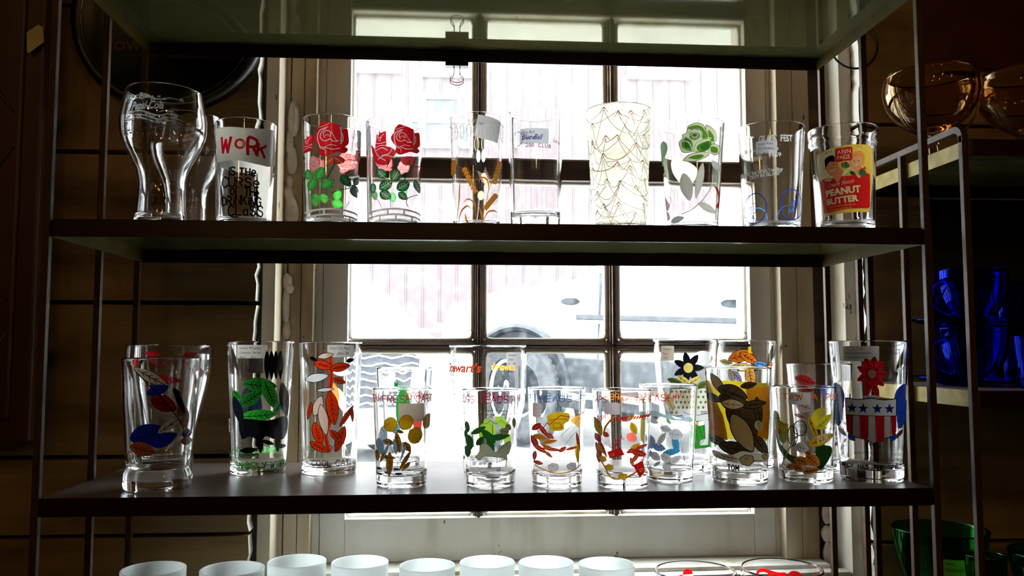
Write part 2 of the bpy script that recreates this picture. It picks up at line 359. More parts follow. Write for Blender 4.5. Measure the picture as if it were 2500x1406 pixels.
def unit(name, x0, x1, zs, ztop, label, lip='litlip'):
    e = empty(name, ((x0+x1)/2, 0.126, 0), label, 'shelf unit')
    def loc(mb): mb.v = [(x-(x0+x1)/2, y-0.126, z) for x, y, z in mb.v]; return mb
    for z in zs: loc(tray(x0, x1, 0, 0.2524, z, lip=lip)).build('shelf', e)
    for s, xe in ((-1, x0), (1, x1)):
        a, b = (xe-0.0074, xe-0.0002) if s < 0 else (xe+0.0002, xe+0.0074); c = (a+b)/2; hw = 0.0036
        # hoop: front post, top rail, rear post with rounded corners
        for y in (0.0036, 0.130, 0.2486):
            mb = MB(); mb.box(a, b, y-hw, y+hw, 0, ztop-(0.012 if y != 0.130 else 0.006), M['post'], 0.0008); loc(mb).build('post', e)
        P = [(y, z) for y, z in arc(0.0036+0.012, ztop-0.012-hw, 0.012, pi, pi/2, 6)]+[(y, z) for y, z in arc(0.2486-0.012, ztop-0.012-hw, 0.012, pi/2, 0, 6)]
        P = [(0.0036, ztop-0.02)]+P+[(0.2486, ztop-0.02)]
        mb = MB(); vs = []; fs = []
        for i, (y, z) in enumerate(P):
            q0 = P[max(i-1, 0)]; q1 = P[min(i+1, len(P)-1)]; t = Vector((q1[0]-q0[0], q1[1]-q0[1])).normalized(); nn = Vector((-t.y, t.x))*hw
            vs += [(a, y+nn.x, z+nn.y), (b, y+nn.x, z+nn.y), (b, y-nn.x, z-nn.y), (a, y-nn.x, z-nn.y)]
        for i in range(len(P)-1):
            for k in range(4): fs.append([i*4+k, i*4+(k+1) % 4, i*4+4+(k+1) % 4, i*4+4+k])
        fs += [[0, 1, 2, 3], [len(vs)-4, len(vs)-3, len(vs)-2, len(vs)-1]]
        mb.add(vs, fs, M['post']); loc(mb).build('top_rail', e)
    return e
Z3, Z2, Z1, Z0 = 1.5554, 1.2777, 1.0, 0.7223
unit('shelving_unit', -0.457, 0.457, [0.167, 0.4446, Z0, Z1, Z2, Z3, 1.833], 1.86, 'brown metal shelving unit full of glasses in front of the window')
NX = 0.5109; NZ = [0.268, 0.546, 0.824, 1.102, 1.377]
unit('shelving_unit', NX, NX+0.914, NZ, 1.3935, 'lower brown metal shelving unit on the right holding blue and green glass', 'litgoldlip')

# ---------------------------------------------------------------- prints on glass
_txt = {}
def glyphs(s, shear=0.0, bold=0.0, sp=1.0):
    k = (s, shear, bold, sp)
    if k not in _txt:
        c = bpy.data.curves.new('t', 'FONT'); c.body = s; c.shear = shear; c.offset = bold; c.space_character = sp; c.size = 1.0; c.resolution_u = 3
        o = bpy.data.objects.new('t', c); COL.objects.link(o)
        dg = bpy.context.evaluated_depsgraph_get(); dg.update(); me = o.evaluated_get(dg).to_mesh()
        vs = [(v.co.x/0.72, v.co.y/0.72) for v in me.vertices]; fs = [list(p.vertices) for p in me.polygons]
        o.evaluated_get(dg).to_mesh_clear(); bpy.data.objects.remove(o); bpy.data.curves.remove(c)
        _txt[k] = (vs, fs, max([v[0] for v in vs] or [0]))
    return _txt[k]
SF = {  # hand lettered capitals as pen strokes, 4 wide 6 high
'A': [[(0, 0), (2, 6), (4, 0)], [(.7, 2), (3.3, 2)]], 'B': [[(0, 0), (0, 6), (2.6, 6), (3.5, 5.2), (3.5, 4), (2.6, 3.2), (0, 3.2)], [(2.6, 3.2), (4, 2.4), (4, .8), (3, 0), (0, 0)]],
'C': [[(4, 5), (3, 6), (1.4, 6), (.2, 4.6), (0, 3), (.2, 1.4), (1.4, 0), (3, 0), (4, 1)]], 'D': [[(0, 0), (0, 6), (2, 6), (3.6, 4.8), (4, 3), (3.6, 1.2), (2, 0), (0, 0)]],
'E': [[(4, 6), (0, 6), (0, 0), (4, 0)], [(0, 3), (3.2, 3)]], 'F': [[(4, 6), (0, 6), (0, 0)], [(0, 3), (3, 3)]],
'G': [[(4, 5), (3, 6), (1.4, 6), (.2, 4.6), (0, 3), (.2, 1.4), (1.4, 0), (3, 0), (4, 1), (4, 2.8), (2.4, 2.8)]], 'H': [[(0, 0), (0, 6)], [(4, 0), (4, 6)], [(0, 3), (4, 3)]],
'I': [[(1.2, 0), (1.2, 6)]], 'i': [[(1.2, 0), (1.2, 4)], [(1.2, 5.2), (1.2, 6)]], 'J': [[(3, 6), (3, 1), (2, 0), (.6, .4)]], 'K': [[(0, 0), (0, 6)], [(4, 6), (0, 2.6)], [(1.4, 3.8), (4, 0)]],
'L': [[(0, 6), (0, 0), (3.6, 0)]], 'M': [[(0, 0), (.5, 6), (2.2, 1.5), (4, 6), (4.5, 0)]], 'N': [[(0, 0), (0, 6), (4, 0), (4, 6)]],
'O': [[(2, 6), (.6, 5.2), (0, 3), (.6, .8), (2, 0), (3.4, .8), (4, 3), (3.4, 5.2), (2, 6)]], 'P': [[(0, 0), (0, 6), (2.6, 6), (3.8, 5.2), (3.8, 3.8), (2.6, 2.9), (0, 2.9)]],
'R': [[(0, 0), (0, 6), (2.6, 6), (3.8, 5.2), (3.8, 4), (2.6, 3), (0, 3)], [(2, 3), (4, 0)]], 'S': [[(3.8, 5.2), (2.6, 6), (1, 6), (.1, 4.8), (.8, 3.5), (3.2, 2.7), (4, 1.4), (3, 0), (1.2, 0), (0, .9)]],
'T': [[(0, 6), (4, 6)], [(2, 6), (2, 0)]], 'U': [[(0, 6), (0, 1.4), (1, 0), (3, 0), (4, 1.4), (4, 6)]], 'W': [[(0, 6), (1.2, 0), (2.5, 5), (3.8, 0), (5, 6)]],
'Y': [[(0, 6), (2, 3), (4, 6)], [(2, 3), (2, 0)]], 'V': [[(0, 6), (2, 0), (4, 6)]], 'Z': [[(0, 6), (4, 6), (0, 0), (4, 0)]], '!': [[(.8, 6), (.8, 1.8)], [(.8, .5), (.8, 0)]],
'-': [[(.5, 3), (2.5, 3)]], "'": [[(.6, 6), (.5, 4.6)]], '.': [[(.5, .3), (.5, 0)]], 'e': [[(0, 2.4), (3.4, 2.4), (3, 3.8), (1.6, 4.4), (.2, 3.2), (0, 1.6), (1, 0), (3.2, .5)]],
'a': [[(3, 4), (1.2, 4), (0, 2), (1, 0), (3, 1), (3, 4), (3.2, 0)]]}
def catmull(P, closed, n=5):
    out = []; m = len(P)
    for i in range(m if closed else m-1):
        p0 = P[(i-1) % m] if (closed or i) else P[0]; p1 = P[i]; p2 = P[(i+1) % m]; p3 = P[(i+2) % m] if (closed or i+2 < m) else P[-1]
        for k in range(n):
            t = k/n; t2 = t*t; t3 = t2*t
            out.append(tuple(0.5*((2*p1[j])+(-p0[j]+p2[j])*t+(2*p0[j]-5*p1[j]+4*p2[j]-p3[j])*t2+(-p0[j]+3*p1[j]-3*p2[j]+p3[j])*t3) for j in (0, 1)))
    if not closed: out.append(P[-1])
    return out
class Print:
    """artwork wrapped round a vessel; drawn on a flat canvas whose units are spread over the near side"""
    def __init__(s, R, H, cv, o=(0, 0), sc=1.0):
        s.R = R; s.H = H; s.xb, s.xt, s.rb, s.rt, s.yb, s.yt = cv; s.o = o; s.sc = sc; s.shapes = []; s.mats = []; s.lay = 0; s.back = False
        s.rr = (s.rb+s.rt)/2
    def crop(s, ox, oy, sc): s.o = (ox, oy); s.sc = sc; return s
    def th(s, x, y):
        t = (s.yb-y)/(s.yb-s.yt); xc = s.xb+(s.xt-s.xb)*t; r = s.rb+(s.rt-s.rb)*t
        u = max(-0.985, min(0.985, (x-xc)/r)); a = asin(u)
        return a if not s.back else (pi-a)
    def cvx(s, p): return (s.o[0]+p[0]/s.sc, s.o[1]+p[1]/s.sc)
    def mi(s, col):
        m = paint(col)
        if m not in s.mats: s.mats.append(m)
        return s.mats.index(m)
    def poly2(s, pts, col, lay=None): s.shapes.append((s.mi(col), [tuple(p) for p in pts]))
    def poly(s, pts, col, smooth=True, raw=False):
        P = [p if raw else s.cvx(p) for p in pts]
        if smooth: P = catmull(P, True, 4)
        s.poly2([(s.th(*p)*s.rr, p[1]) for p in P], col)
    def ell(s, x, y, a, b, col, rot=0, n=20):
        x, y = s.cvx((x, y)); a /= s.sc; b /= s.sc
        P = [(x+a*cos(t)*cos(rot)-b*sin(t)*sin(rot), y+a*cos(t)*sin(rot)+b*sin(t)*cos(rot)) for t in [2*pi*i/n for i in range(n)]]
        s.poly2([(s.th(*p)*s.rr, p[1]) for p in P], col)
    def oell(s, x, y, a, b, col, rot=0, line=(0.02, 0.02, 0.02), w=2.5):
        s.ell(x, y, a+w, b+w, line, rot); s.ell(x, y, a, b, col, rot)
    def opoly(s, pts, col, line=(0.02, 0.02, 0.02), w=3.0, smooth=True):
        s.poly(pts, col, smooth); s.line(list(pts)+[pts[0]], w, line, smooth)
    def ribbon(s, P, w, m):
        if not isinstance(w, list) and len(P) > 2:      # break at sharp pen corners
            a = 0
            for i in range(1, len(P)-1):
                u = Vector((P[i][0]-P[i-1][0], P[i][1]-P[i-1][1])); v = Vector((P[i+1][0]-P[i][0], P[i+1][1]-P[i][1]))
                if u.length > 1e-6 and v.length > 1e-6 and u.angle(v) > 0.75:
                    s.ribbon1(P[a:i+1], w, m); a = i
            s.ribbon1(P[a:], w, m)
        else: s.ribbon1(P, w, m)
    def ribbon1(s, P, w, m):
        n = len(P); vs = []
        for i, p in enumerate(P):
            a = P[max(i-1, 0)]; b = P[min(i+1, n-1)]; t = Vector((b[0]-a[0], b[1]-a[1]))
            if t.length < 1e-9: t = Vector((1, 0))
            t.normalize(); ww = (w[i] if isinstance(w, list) else w)/2
            if i == 0: p = (p[0]-t.x*ww*0.6, p[1]-t.y*ww*0.6)
            if i == n-1: p = (p[0]+t.x*ww*0.6, p[1]+t.y*ww*0.6)
            vs.append(((p[0]-t.y*ww, p[1]+t.x*ww), (p[0]+t.y*ww, p[1]-t.x*ww)))
        for a, b in zip(vs, vs[1:]): s.shapes.append((m, [a[0], b[0], b[1], a[1]]))
    def line(s, pts, w, col, smooth=True, taper=False, n=5):
        P = [s.cvx(p) for p in pts]
        if smooth and len(P) > 2: P = catmull(P, False, n)
        Q = [(s.th(*p)*s.rr, p[1]) for p in P]; s.lay += 1; W = w/s.sc
        if taper: W = [max(0.15, sin(pi*i/(len(Q)-1)))*W for i in range(len(Q))]
        s.ribbon(Q, W, s.mi(col))
    def text(s, t, x, y, h, col, align='L', shear=0.0, bold=0.0, sp=1.0, rot=0.0, sx=1.0, flip=False):
        vs, fs, W = glyphs(t, shear, bold, sp); X, Y = s.cvx((x, y)); h /= s.sc
        x0 = {'L': 0, 'C': -W/2, 'R': -W}[align]; t0 = s.th(X, Y)*s.rr; s.lay += 1; k = s.mi(col); V = []
        for a, b in vs:
            dx = (a+x0)*h*sx; dy = b*h
            if flip: dx = -dx
            V.append((t0+dx*cos(rot)+dy*sin(rot), Y-dy*cos(rot)+dx*sin(rot)))
        for f in fs: s.shapes.append((k, [V[i] for i in f]))
    def hand(s, t, x, y, h, w, col, sp=1.6, sx=1.0, rot=0.0, pre='', jit=0.0):
        X, Y = s.cvx((x, y)); k = h/s.sc/6; t0 = s.th(X, Y)*s.rr; cx = 0
        for ch in pre: cx -= 3.2 if ch == ' ' else max(p[0] for ln in SF[ch] for p in ln)+sp
        t = pre+t; s.lay += 1; m = s.mi(col)
        for ch in t:
            if ch == ' ': cx += 3.2; continue
            st = SF.get(ch) or SF.get(ch.upper()); jx, jy, js = random.uniform(-jit, jit), random.uniform(-jit, jit), 1+random.uniform(-jit, jit)*0.3
            for ln in st:
                P = catmull(ln, False, 4) if ch in 'COGSUePRDB' and len(ln) > 3 else ln
                Q = []
                for a, b in P:
                    dx = (cx+a*js)*k*sx; dy = (b*js+jy)*k
                    Q.append((t0+dx*cos(rot)+dy*sin(rot), Y-dy*cos(rot)+dx*sin(rot)))
                s.ribbon(Q, w/s.sc, m)
            cx += max(p[0] for ln in st for p in ln)+sp
        return cx*k*sx
    def ringtext(s, t, x, y, h, w, col, sp=1.7, sx=1.0):
        """hand lettering running right round the glass, starting at canvas x"""
        s.hand(t, x, y, h, w, col, sp, sx)
    def build(s, parent, name='print', off=0.00022, cell=0.4):
        """flatten the drawing so that only the topmost ink is left at every spot, then wrap it round the vessel"""
        full = 2*pi*s.rr; nx = int(round(full/cell)); cx = full/nx; y0 = min(s.yt, min(p[1] for _, P in s.shapes for p in P))-1
        y1 = min(s.yb, max(p[1] for _, P in s.shapes for p in P))+1; y0 = max(y0, s.yt+0.6); ny = int((y1-y0)/cell)+1
        g = np.zeros((ny, nx), dtype=np.int16)
        for m, P in s.shapes:
            ys = [p[1] for p in P]; r0 = max(0, int(math.ceil((min(ys)-y0)/cell-0.5))); r1 = min(ny-1, int(math.floor((max(ys)-y0)/cell-0.5)))
            n = len(P)
            for r in range(r0, r1+1):
                y = y0+(r+0.5)*cell; X = []
                for i in range(n):
                    a = P[i]; b = P[(i+1) % n]
                    if (a[1] <= y) != (b[1] <= y): X.append(a[0]+(b[0]-a[0])*(y-a[1])/(b[1]-a[1]))
                X.sort()
                for a, b in zip(X[::2], X[1::2]):
                    c0 = int(math.ceil(a/cx-0.5)); c1 = int(math.floor(b/cx-0.5))+1
                    if c1 <= c0: continue
                    c1 = min(c1, c0+nx); q0 = c0 % nx; q1 = q0+(c1-c0)
                    g[r, q0:min(q1, nx)] = m+1
                    if q1 > nx: g[r, 0:q1-nx] = m+1
        vs = []; fs = []; mi = []
        def pt(c, r):
            a = c*cx/s.rr; z = max(0.0004, (s.yb-(y0+r*cell))/(s.yb-s.yt)*s.H); R_ = s.R(z)+off
            return (R_*sin(a), -R_*cos(a), z)
        open_ = {}      # merge equal runs of following rows
        def flush(k, r0, r1):
            b = len(vs); vs.extend((pt(k[0], r0), pt(k[1], r0), pt(k[1], r1), pt(k[0], r1))); fs.append((b, b+3, b+2, b+1)); mi.append(k[2]-1)
        for r in range(ny+1):
            now = {}
            if r < ny:
                row = g[r]; e = np.flatnonzero(np.diff(row))+1; e = [0]+e.tolist()+[nx]
                for a, b in zip(e, e[1:]):
                    m = int(row[a])
                    if not m: continue
                    while a < b:
                        c = min(b, (a//10+1)*10); now[(a, c, m)] = 1; a = c
            nxt = {}
            for k, r0 in open_.items():
                if k in now and r-r0 < 8: nxt[k] = r0
                else: flush(k, r0, r)
            for k in now:
                if k not in nxt: nxt[k] = r
            open_ = nxt
        me = bpy.data.meshes.new(name); me.from_pydata(vs, [], fs)
        for m in s.mats: me.materials.append(m)
        me.polygons.foreach_set('material_index', mi)
        o = bpy.data.objects.new(name, me); COL.objects.link(o); o.parent = parent
        return o
def interp(prof):
    P = sorted(prof, key=lambda p: p[1])
    def R(z):
        if z <= P[0][1]: return P[0][0]
        for a, b in zip(P, P[1:]):
            if z <= b[1]:
                k = (z-a[1])/max(b[1]-a[1], 1e-9); return a[0]+(b[0]-a[0])*k
        return P[-1][0]
    return R
def glass_prof(outer, wall, base, heel=0.002):
    """outer: list of (r,z) bottom to rim -> closed vessel profile"""
    H = outer[-1][1]; R = interp(outer); r0 = outer[0][0]
    P = [(0, 0.0012), (r0*0.55, 0.001), (r0-heel*1.6, 0.0), (r0-heel*0.5, heel*0.3), (r0, heel)]
    P += [(R(heel*1.4), heel*1.4), (R(heel*2), heel*2)]+[(r, z) for r, z in outer if z > heel*2.2 and z < H-0.004]+[(R(H-0.0035), H-0.0035), (R(H-0.002), H-0.002)]
    rt = outer[-1][0]
    P += [(rt, H-0.0009), (rt-wall*0.2, H-0.0002), (rt-wall*0.55, H), (rt-wall*0.9, H-0.0004), (rt-wall, H-0.0012)]
    zs = [H-0.002, H-0.0035]+[z for r, z in outer if z > base+0.012 and z < H-0.0045][::-1]+[base+0.0095, base+0.0075]
    P += [(R(z)-wall, z) for z in zs]
    rb = R(base+0.005)-wall
    P += [(rb, base+0.006), (rb-0.0012, base+0.0025), (rb-0.004, base+0.0006), (rb*0.5, base+0.0002), (0, base)]
    return P
def vessel(name, x, y, z, rt, rb, H, label, cat, wall=0.0017, base=0.008, mat='glass', group=None, outer=None, n=10, seg=88):
    d = Vector((CAM.x-x, CAM.y-y)).normalized()
    e = empty(name, (x, y, z), label, cat, group, atan2(d.x, -d.y))
    if outer is None: outer = [(rb+(rt-rb)*i/n, H*i/n) for i in range(n+1)]
    mb = MB(); mb.lathe(glass_prof(outer, wall, base), M[mat], seg); mb.build('glass_body', e, smooth=True)
    return e, interp(outer)
def sticker(e, R, H, cv, x0, x1, y0, y1, lines, col=(0.88, 0.84, 0.83), ink=(0.03, 0.02, 0.03), h=7, rot=0.0, name='price_sticker', shear=0.3):
    p = Print(R, H, cv); c = ((x0+x1)/2, (y0+y1)/2); P = []
    for cx, cy, a in ((x1-3, y1-3, 0), (x0+3, y1-3, pi/2), (x0+3, y0+3, pi), (x1-3, y0+3, 1.5*pi)): P += arc(cx, cy, 3, a, a+pi/2, 3)
    P = [(c[0]+(a-c[0])*cos(rot)-(b-c[1])*sin(rot), c[1]+(a-c[0])*sin(rot)+(b-c[1])*cos(rot)) for a, b in P]
    p.poly(P, col, smooth=False)
    for i, t in enumerate(lines):
        p.text(t, x0+4, y0+h*1.6+i*h*1.75, h, ink, shear=shear, rot=rot, sx=0.8)
    o = p.build(e, name, off=0.00010); o['label'] = 'small handwritten price sticker'
    return o

# ---------------------------------------------------------------- motifs
RED = (0.85, 0.010, 0.016); DRED = (0.45, 0.006, 0.012); GRN = (0.02, 0.42, 0.04); DGRN = (0.006, 0.12, 0.02); WHT = (0.8, 0.78, 0.76); BLK = (0.006, 0.006, 0.008)
ORG = (0.75, 0.16, 0.01); YEL = (0.80, 0.50, 0.01); BLU = (0.01, 0.06, 0.55); AMB = (0.55, 0.26, 0.01); CRM = (0.62, 0.52, 0.36); BRN = (0.10, 0.055, 0.03)
ROSE = [(275, 235), (330, 170), (385, 180), (440, 190), (515, 210), (532, 250), (590, 235), (602, 300), (605, 400), (570, 447), (600, 470), (560, 520), (480, 520), (420, 545), (340, 575), (285, 540), (290, 470), (240, 400), (230, 340), (268, 285)]
def rose(p, cx, cy, k, col, ln=(0.80, 0.62, 0.6)):
    f = lambda P: [(cx+(a-415)*k, cy+(b-360)*k) for a, b in P]
    p.poly(f(ROSE), col)
    for L, w_ in (([(300, 470), (275, 400), (270, 330), (300, 270), (380, 235)], 9), ([(360, 250), (310, 300), (300, 360), (345, 395), (400, 375)], 8), ([(345, 360), (330, 310), (370, 275), (410, 300), (405, 350)], 7),
                  ([(350, 335), (385, 322), (400, 345)], 5), ([(405, 370), (450, 400), (500, 380)], 7), ([(420, 290), (450, 350), (480, 400)], 6), ([(515, 230), (525, 300), (520, 420)], 10), ([(290, 465), (360, 475), (430, 490), (510, 470)], 8),
                  ([(330, 480), (400, 440), (470, 445)], 6), ([(300, 480), (350, 500), (355, 545)], 6), ([(540, 300), (545, 360), (530, 400)], 8), ([(280, 240), (330, 225), (400, 195)], 6)):
        p.line(f(L), w_*k, ln)
def rosebud(p, cx, cy, k, col, ln=(0.80, 0.62, 0.6)):
    f = lambda P: [(cx+a*k, cy+b*k) for a, b in P]
    p.poly(f([(-45, 0), (-40, -70), (-20, -60), (-12, -105), (0, -80), (45, -90), (50, -20), (52, 30), (45, 80), (0, 95), (-45, 90), (-52, 40)]), col)
    for L in ([(-35, -40), (-10, 0), (5, -50)], [(-30, -60), (-15, -30), (30, -70)], [(-45, 20), (0, 25), (45, 15)], [(-45, 60), (0, 45), (45, 50)]): p.line(f(L), 6*k, ln)
def leaf(p, cx, cy, L, W, rot, col, vein=None, vw=4, n=4):
    c, s_ = cos(rot), sin(rot); f = lambda P: [(cx+a*c-b*s_, cy+a*s_+b*c) for a, b in P]
    p.poly(f([(-L, 0), (-L*.55, -W*.8), (0, -W), (L*.55, -W*.7), (L, 0), (L*.55, W*.7), (0, W), (-L*.55, W*.8)]), col)
    if vein:
        p.line(f([(-L*.8, 0), (0, W*.06), (L*.85, 0)]), vw, vein)
        for i in range(n):
            a = -L*.55+i*L*1.1/n
            p.line(f([(a, 0), (a+L*.22, W*.55)]), vw*.8, vein, False); p.line(f([(a, 0), (a+L*.22, -W*.55)]), vw*.8, vein, False)
def swirl(p, cx, cy, r, turns, w, col, a0=0.0, dirn=1, k=1.0):
    p.line([(cx+r*(1-i/28)*cos(a0+dirn*i/28*turns*2*pi), cy+k*r*(1-i/28)*sin(a0+dirn*i/28*turns*2*pi)) for i in range(26)], w, col)
def puff(p, cx, cy, r, col, line=None, w=3):
    C = [(0, 0, 0.62)]+[(0.58*cos(2*pi*i/6+0.3), 0.46*sin(2*pi*i/6+0.3), 0.36+0.05*(i % 2)) for i in range(6)]
    if line:
        for a, b, q in C: p.ell(cx+a*r, cy+b*r, q*r+w, q*r*0.85+w, line)
    for a, b, q in C: p.ell(cx+a*r, cy+b*r, q*r, q*r*0.85, col)
    if line: p.line([(cx-0.3*r, cy-0.1*r), (cx-0.1*r, cy-0.3*r), (cx+0.1*r, cy-0.1*r)], w, line)
CV = {}   # canvas calibration of each vessel: centre x at foot and rim, half widths, foot and rim rows
def mk(key, name, x, y, z, rt, rb, H, cv, label, cat='drinking glass', **k):
    CV[key] = (H, cv); e, R = vessel(name, x, y, z, rt, rb, H, label, cat, **k); return e, R, Print(R, H, cv)

# ================================================================ middle shelf
# bell shaped goblets
bell = [(0.0300, 0.002), (0.0285, 0.008), (0.0262, 0.02), (0.0250, 0.04), (0.0252, 0.055), (0.0275, 0.068), (0.0335, 0.080), (0.0400, 0.092), (0.0445, 0.104), (0.0462, 0.114), (0.0460, 0.124), (0.0442, 0.136), (0.0418, 0.147), (0.0402, 0.155)]
bell = [(r, z*1.016) for r, z in bell]
cv = (388, 392, 107, 107, 555.7, 198.8)
e, R = vessel('soda_goblet', -0.3777, 0.085, Z2, 0, 0, 0.1575, 'clear bell-shaped soda glass with white etched scroll lettering, left end of middle shelf', 'drinking glass', outer=bell, wall=0.0020, base=0.012)
p = Print(R, 0.1575, cv).crop(270, 180, 3.8); W2 = (0.6, 0.64, 0.62)
p.text('Pepsi-Cola', 175, 350, 78, W2, shear=0.35, bold=0.03, sx=0.66, rot=-0.04)
for i in range(26):
    a, b = random.uniform(120, 620), random.choice([random.uniform(195, 260), random.uniform(370, 440)])
    swirl(p, a, b, random.uniform(16, 34), 1.1, 10, W2, random.uniform(0, 6), random.choice((-1, 1)), 0.7)
for y_ in (230, 385, 420, 450): p.line([(110, y_), (240, y_-25), (400, y_+18), (520, y_-8), (640, y_+12)], 13, W2, taper=True)
for i in range(70): p.ell(random.uniform(95, 640), random.uniform(440, 600), random.uniform(5, 22), random.uniform(3, 8), (0.2, 0.22, 0.22), random.uniform(-.6, .6), 8)
p.build(e)
e, R = vessel('soda_goblet', -0.3835, 0.19, Z2, 0, 0, 0.1575, 'clear bell-shaped soda glass half hidden behind the left front goblet', 'drinking glass', outer=bell, wall=0.0020, base=0.012)

# WORK glass
e, R, p = mk('work', 'tumbler', -0.2851, 0.08, Z2, 0.0335, 0.0295, 0.121, (595.8, 602.2, 64.5, 72.5, 556.0, 285.6), 'tumbler with red WORK on a white block and black lettering below')
p.crop(270, 180, 3.8)
cream = (0.60, 0.56, 0.47)
p.poly([(1003, 488), (1120, 495), (1250, 505), (1330, 500), (1500, 470), (1512, 560), (1510, 800), (1440, 835), (1330, 830), (1200, 808), (1100, 806), (1006, 815)], cream, smooth=False)
p.hand('W', 1045, 728, 140, 27, DRED, rot=0.05, sx=0.85); p.hand('O', 1168, 692, 78, 22, DRED, sx=1.4); p.hand('R', 1272, 748, 150, 28, DRED, sx=0.8); p.hand('K', 1350, 748, 112, 26, DRED, rot=0.1, sx=1.0)
for t, x_, y_, h_ in (('iS THe', 1105, 945, 68), ('CURSe', 1055, 1048, 82), ('OF THe', 1125, 1128, 66), ('DRiNKiNG', 1058, 1216, 74), ('CLaSS', 1105, 1312, 88)):
    p.hand(t, x_, y_, h_, 14, BLK, sp=1.5, sx={'iS THe': 0.82, 'CURSe': 0.98, 'OF THe': 0.8, 'DRiNKiNG': 0.8, 'CLaSS': 0.9}[t], jit=0.35)
p.line([(1110, 1310), (1140, 1330), (1190, 1330)], 12, BLK)
p.back = True; p.poly([(1010, 560), (1250, 560), (1490, 560), (1490, 1330), (1370, 1330), (1370, 820), (1010, 800)], (0.5, 0.47, 0.42), smooth=False)
p.build(e)

# two rose tumblers
for key, x, y, rt, rb, H, cv, dx, lab in (('rose1', -0.1895, 0.08, 0.0335, 0.0283, 0.1274, (807.5, 812.0, 61.5, 72.0, 558.3, 275.3), 0, 'rose tumbler beside the WORK glass, large red rose facing left of centre'),
                                          ('rose2', -0.1191, 0.08, 0.0327, 0.0292, 0.1258, (961.3, 964.2, 63.0, 70.0, 559.5, 282.1), 1, 'rose tumbler in front of the window pane, its large red rose at the right')):
    e, R, p = mk(key, 'rose_tumbler', x, y, Z2, rt, rb, H, cv, lab, group='red rose tumblers')
    p.crop(720, 260, 4.688); PK = (0.70, 0.16, 0.15)
    if dx == 0:
        p.back = True; rose(p, 600, 500, 0.62, PK); rose(p, 240, 540, 0.5, PK)
        for q in ((230, 960, 60, 52, 1.5), (330, 950, 60, 50, 1.2), (490, 900, 70, 50, 1.7), (490, 1010, 70, 55, 0.3), (220, 1010, 55, 50, 1.2)): leaf(p, *q, (0.03, 0.42, 0.03), (0.3, 0.6, 0.2))
        p.back = False
        rosebud(p, 165, 410, 1.0, RED); rosebud(p, 720, 500, 0.75, RED)
        p.line([(720, 400), (735, 440)], 5, DRED, False); p.line([(640, 480), (655, 350), (670, 230)], 7, DRED); p.line([(640, 300), (660, 330), (690, 250)], 5, DRED); p.line([(510, 640), (600, 590), (740, 575)], 8, DRED)
        p.poly([(370, 590), (480, 560), (560, 590), (540, 640), (440, 665), (385, 655)], (0.75, 0.06, 0.03)); p.line([(385, 640), (450, 590), (540, 640)], 6, WHT)
        rose(p, 415, 360, 1.0, RED)
        p.line([(440, 590), (450, 660), (410, 740), (370, 830)], 13, DGRN); p.line([(360, 670), (385, 740), (400, 760)], 5, DGRN)
        p.line([(420, 1000), (480, 960), (600, 920), (625, 890)], 9, DGRN); p.line([(280, 690), (290, 620), (230, 560)], 5, DRED)
        for q in ((165, 765, 66, 40, 1.4), (290, 765, 78, 56, -1.2), (205, 885, 76, 52, 1.9), (375, 885, 80, 58, -0.5)): leaf(p, *q, GRN, (0.45, 0.7, 0.4))
        for q in ((575, 835, 78, 58, 0.8), (690, 815, 55, 32, -1.1), (680, 900, 50, 34, 0.5), (665, 950, 62, 42, 1.0)): leaf(p, *q, (0.008, 0.16, 0.03), (0.45, 0.6, 0.35))
        p.line([(290, 1020), (330, 1050), (420, 1070), (440, 1130)], 8, (0.3, 0.5, 0.25)); p.line([(610, 1070), (590, 1110), (575, 1150)], 8, (0.55, 0.45, 0.35))
        x0, x1 = 120, 740
    else:
        p.back = True; rose(p, 1010, 520, 0.55, PK); rose(p, 1250, 560, 0.4, PK)
        for q in ((900, 930, 60, 40, 1.5), (1120, 930, 60, 45, 1.5), (1250, 870, 60, 45, 2.2)): leaf(p, *q, (0.10, 0.42, 0.12), (0.4, 0.7, 0.4))
        p.back = False
        rosebud(p, 990, 390, 1.15, RED); p.poly([(885, 420), (930, 470), (1070, 460), (1160, 520), (1110, 600), (1060, 670), (950, 650), (905, 560)], (0.70, 0.02, 0.03))
        for L in ([(930, 500), (1000, 470), (1060, 500)], [(920, 470), (960, 560), (1040, 620)], [(1000, 560), (1080, 540), (1120, 470)], [(960, 600), (1040, 560), (1150, 590)]): p.line(L, 9, (0.8, 0.6, 0.58))
        p.poly([(1210, 590), (1280, 560), (1350, 560), (1330, 650), (1240, 660)], (0.70, 0.05, 0.06))
        rose(p, 1262, 365, 0.86, RED)
        p.line([(1070, 590), (1075, 650), (1055, 700)], 12, BLK, taper=True); p.line([(1300, 600), (1310, 690), (1270, 780), (1240, 850)], 12, DGRN); p.line([(1340, 688), (1390, 655), (1450, 640)], 10, DRED)
        for q in ((995, 770, 72, 52, 0.9), (1150, 790, 78, 60, -1.1), (1045, 900, 84, 62, -0.6), (1235, 905, 84, 60, -0.6), (1390, 885, 74, 40, 1.2), (1040, 1015, 72, 56, 0.6), (1230, 1020, 60, 45, 0.6), (905, 925, 62, 34, 1.5)):
            leaf(p, *q, (0.012, 0.2, 0.04), (0.75, 0.85, 0.6), 6)
        p.line([(1400, 980), (1300, 1030), (1270, 1080), (1290, 1140)], 8, (0.25, 0.1, 0.05)); p.line([(890, 1000), (960, 1070), (995, 1150)], 6, (0.35, 0.2, 0.12)); p.line([(1090, 1060), (1095, 1150)], 6, GRN)
        x0, x1 = 860, 1450
    TN = (0.66, 0.63, 0.58)
    for j in range(3):
        yy = 1170+j*62; p.line([(x0, yy+28), ((x0+x1)/2, yy), (x1, yy+28)], 22, TN)
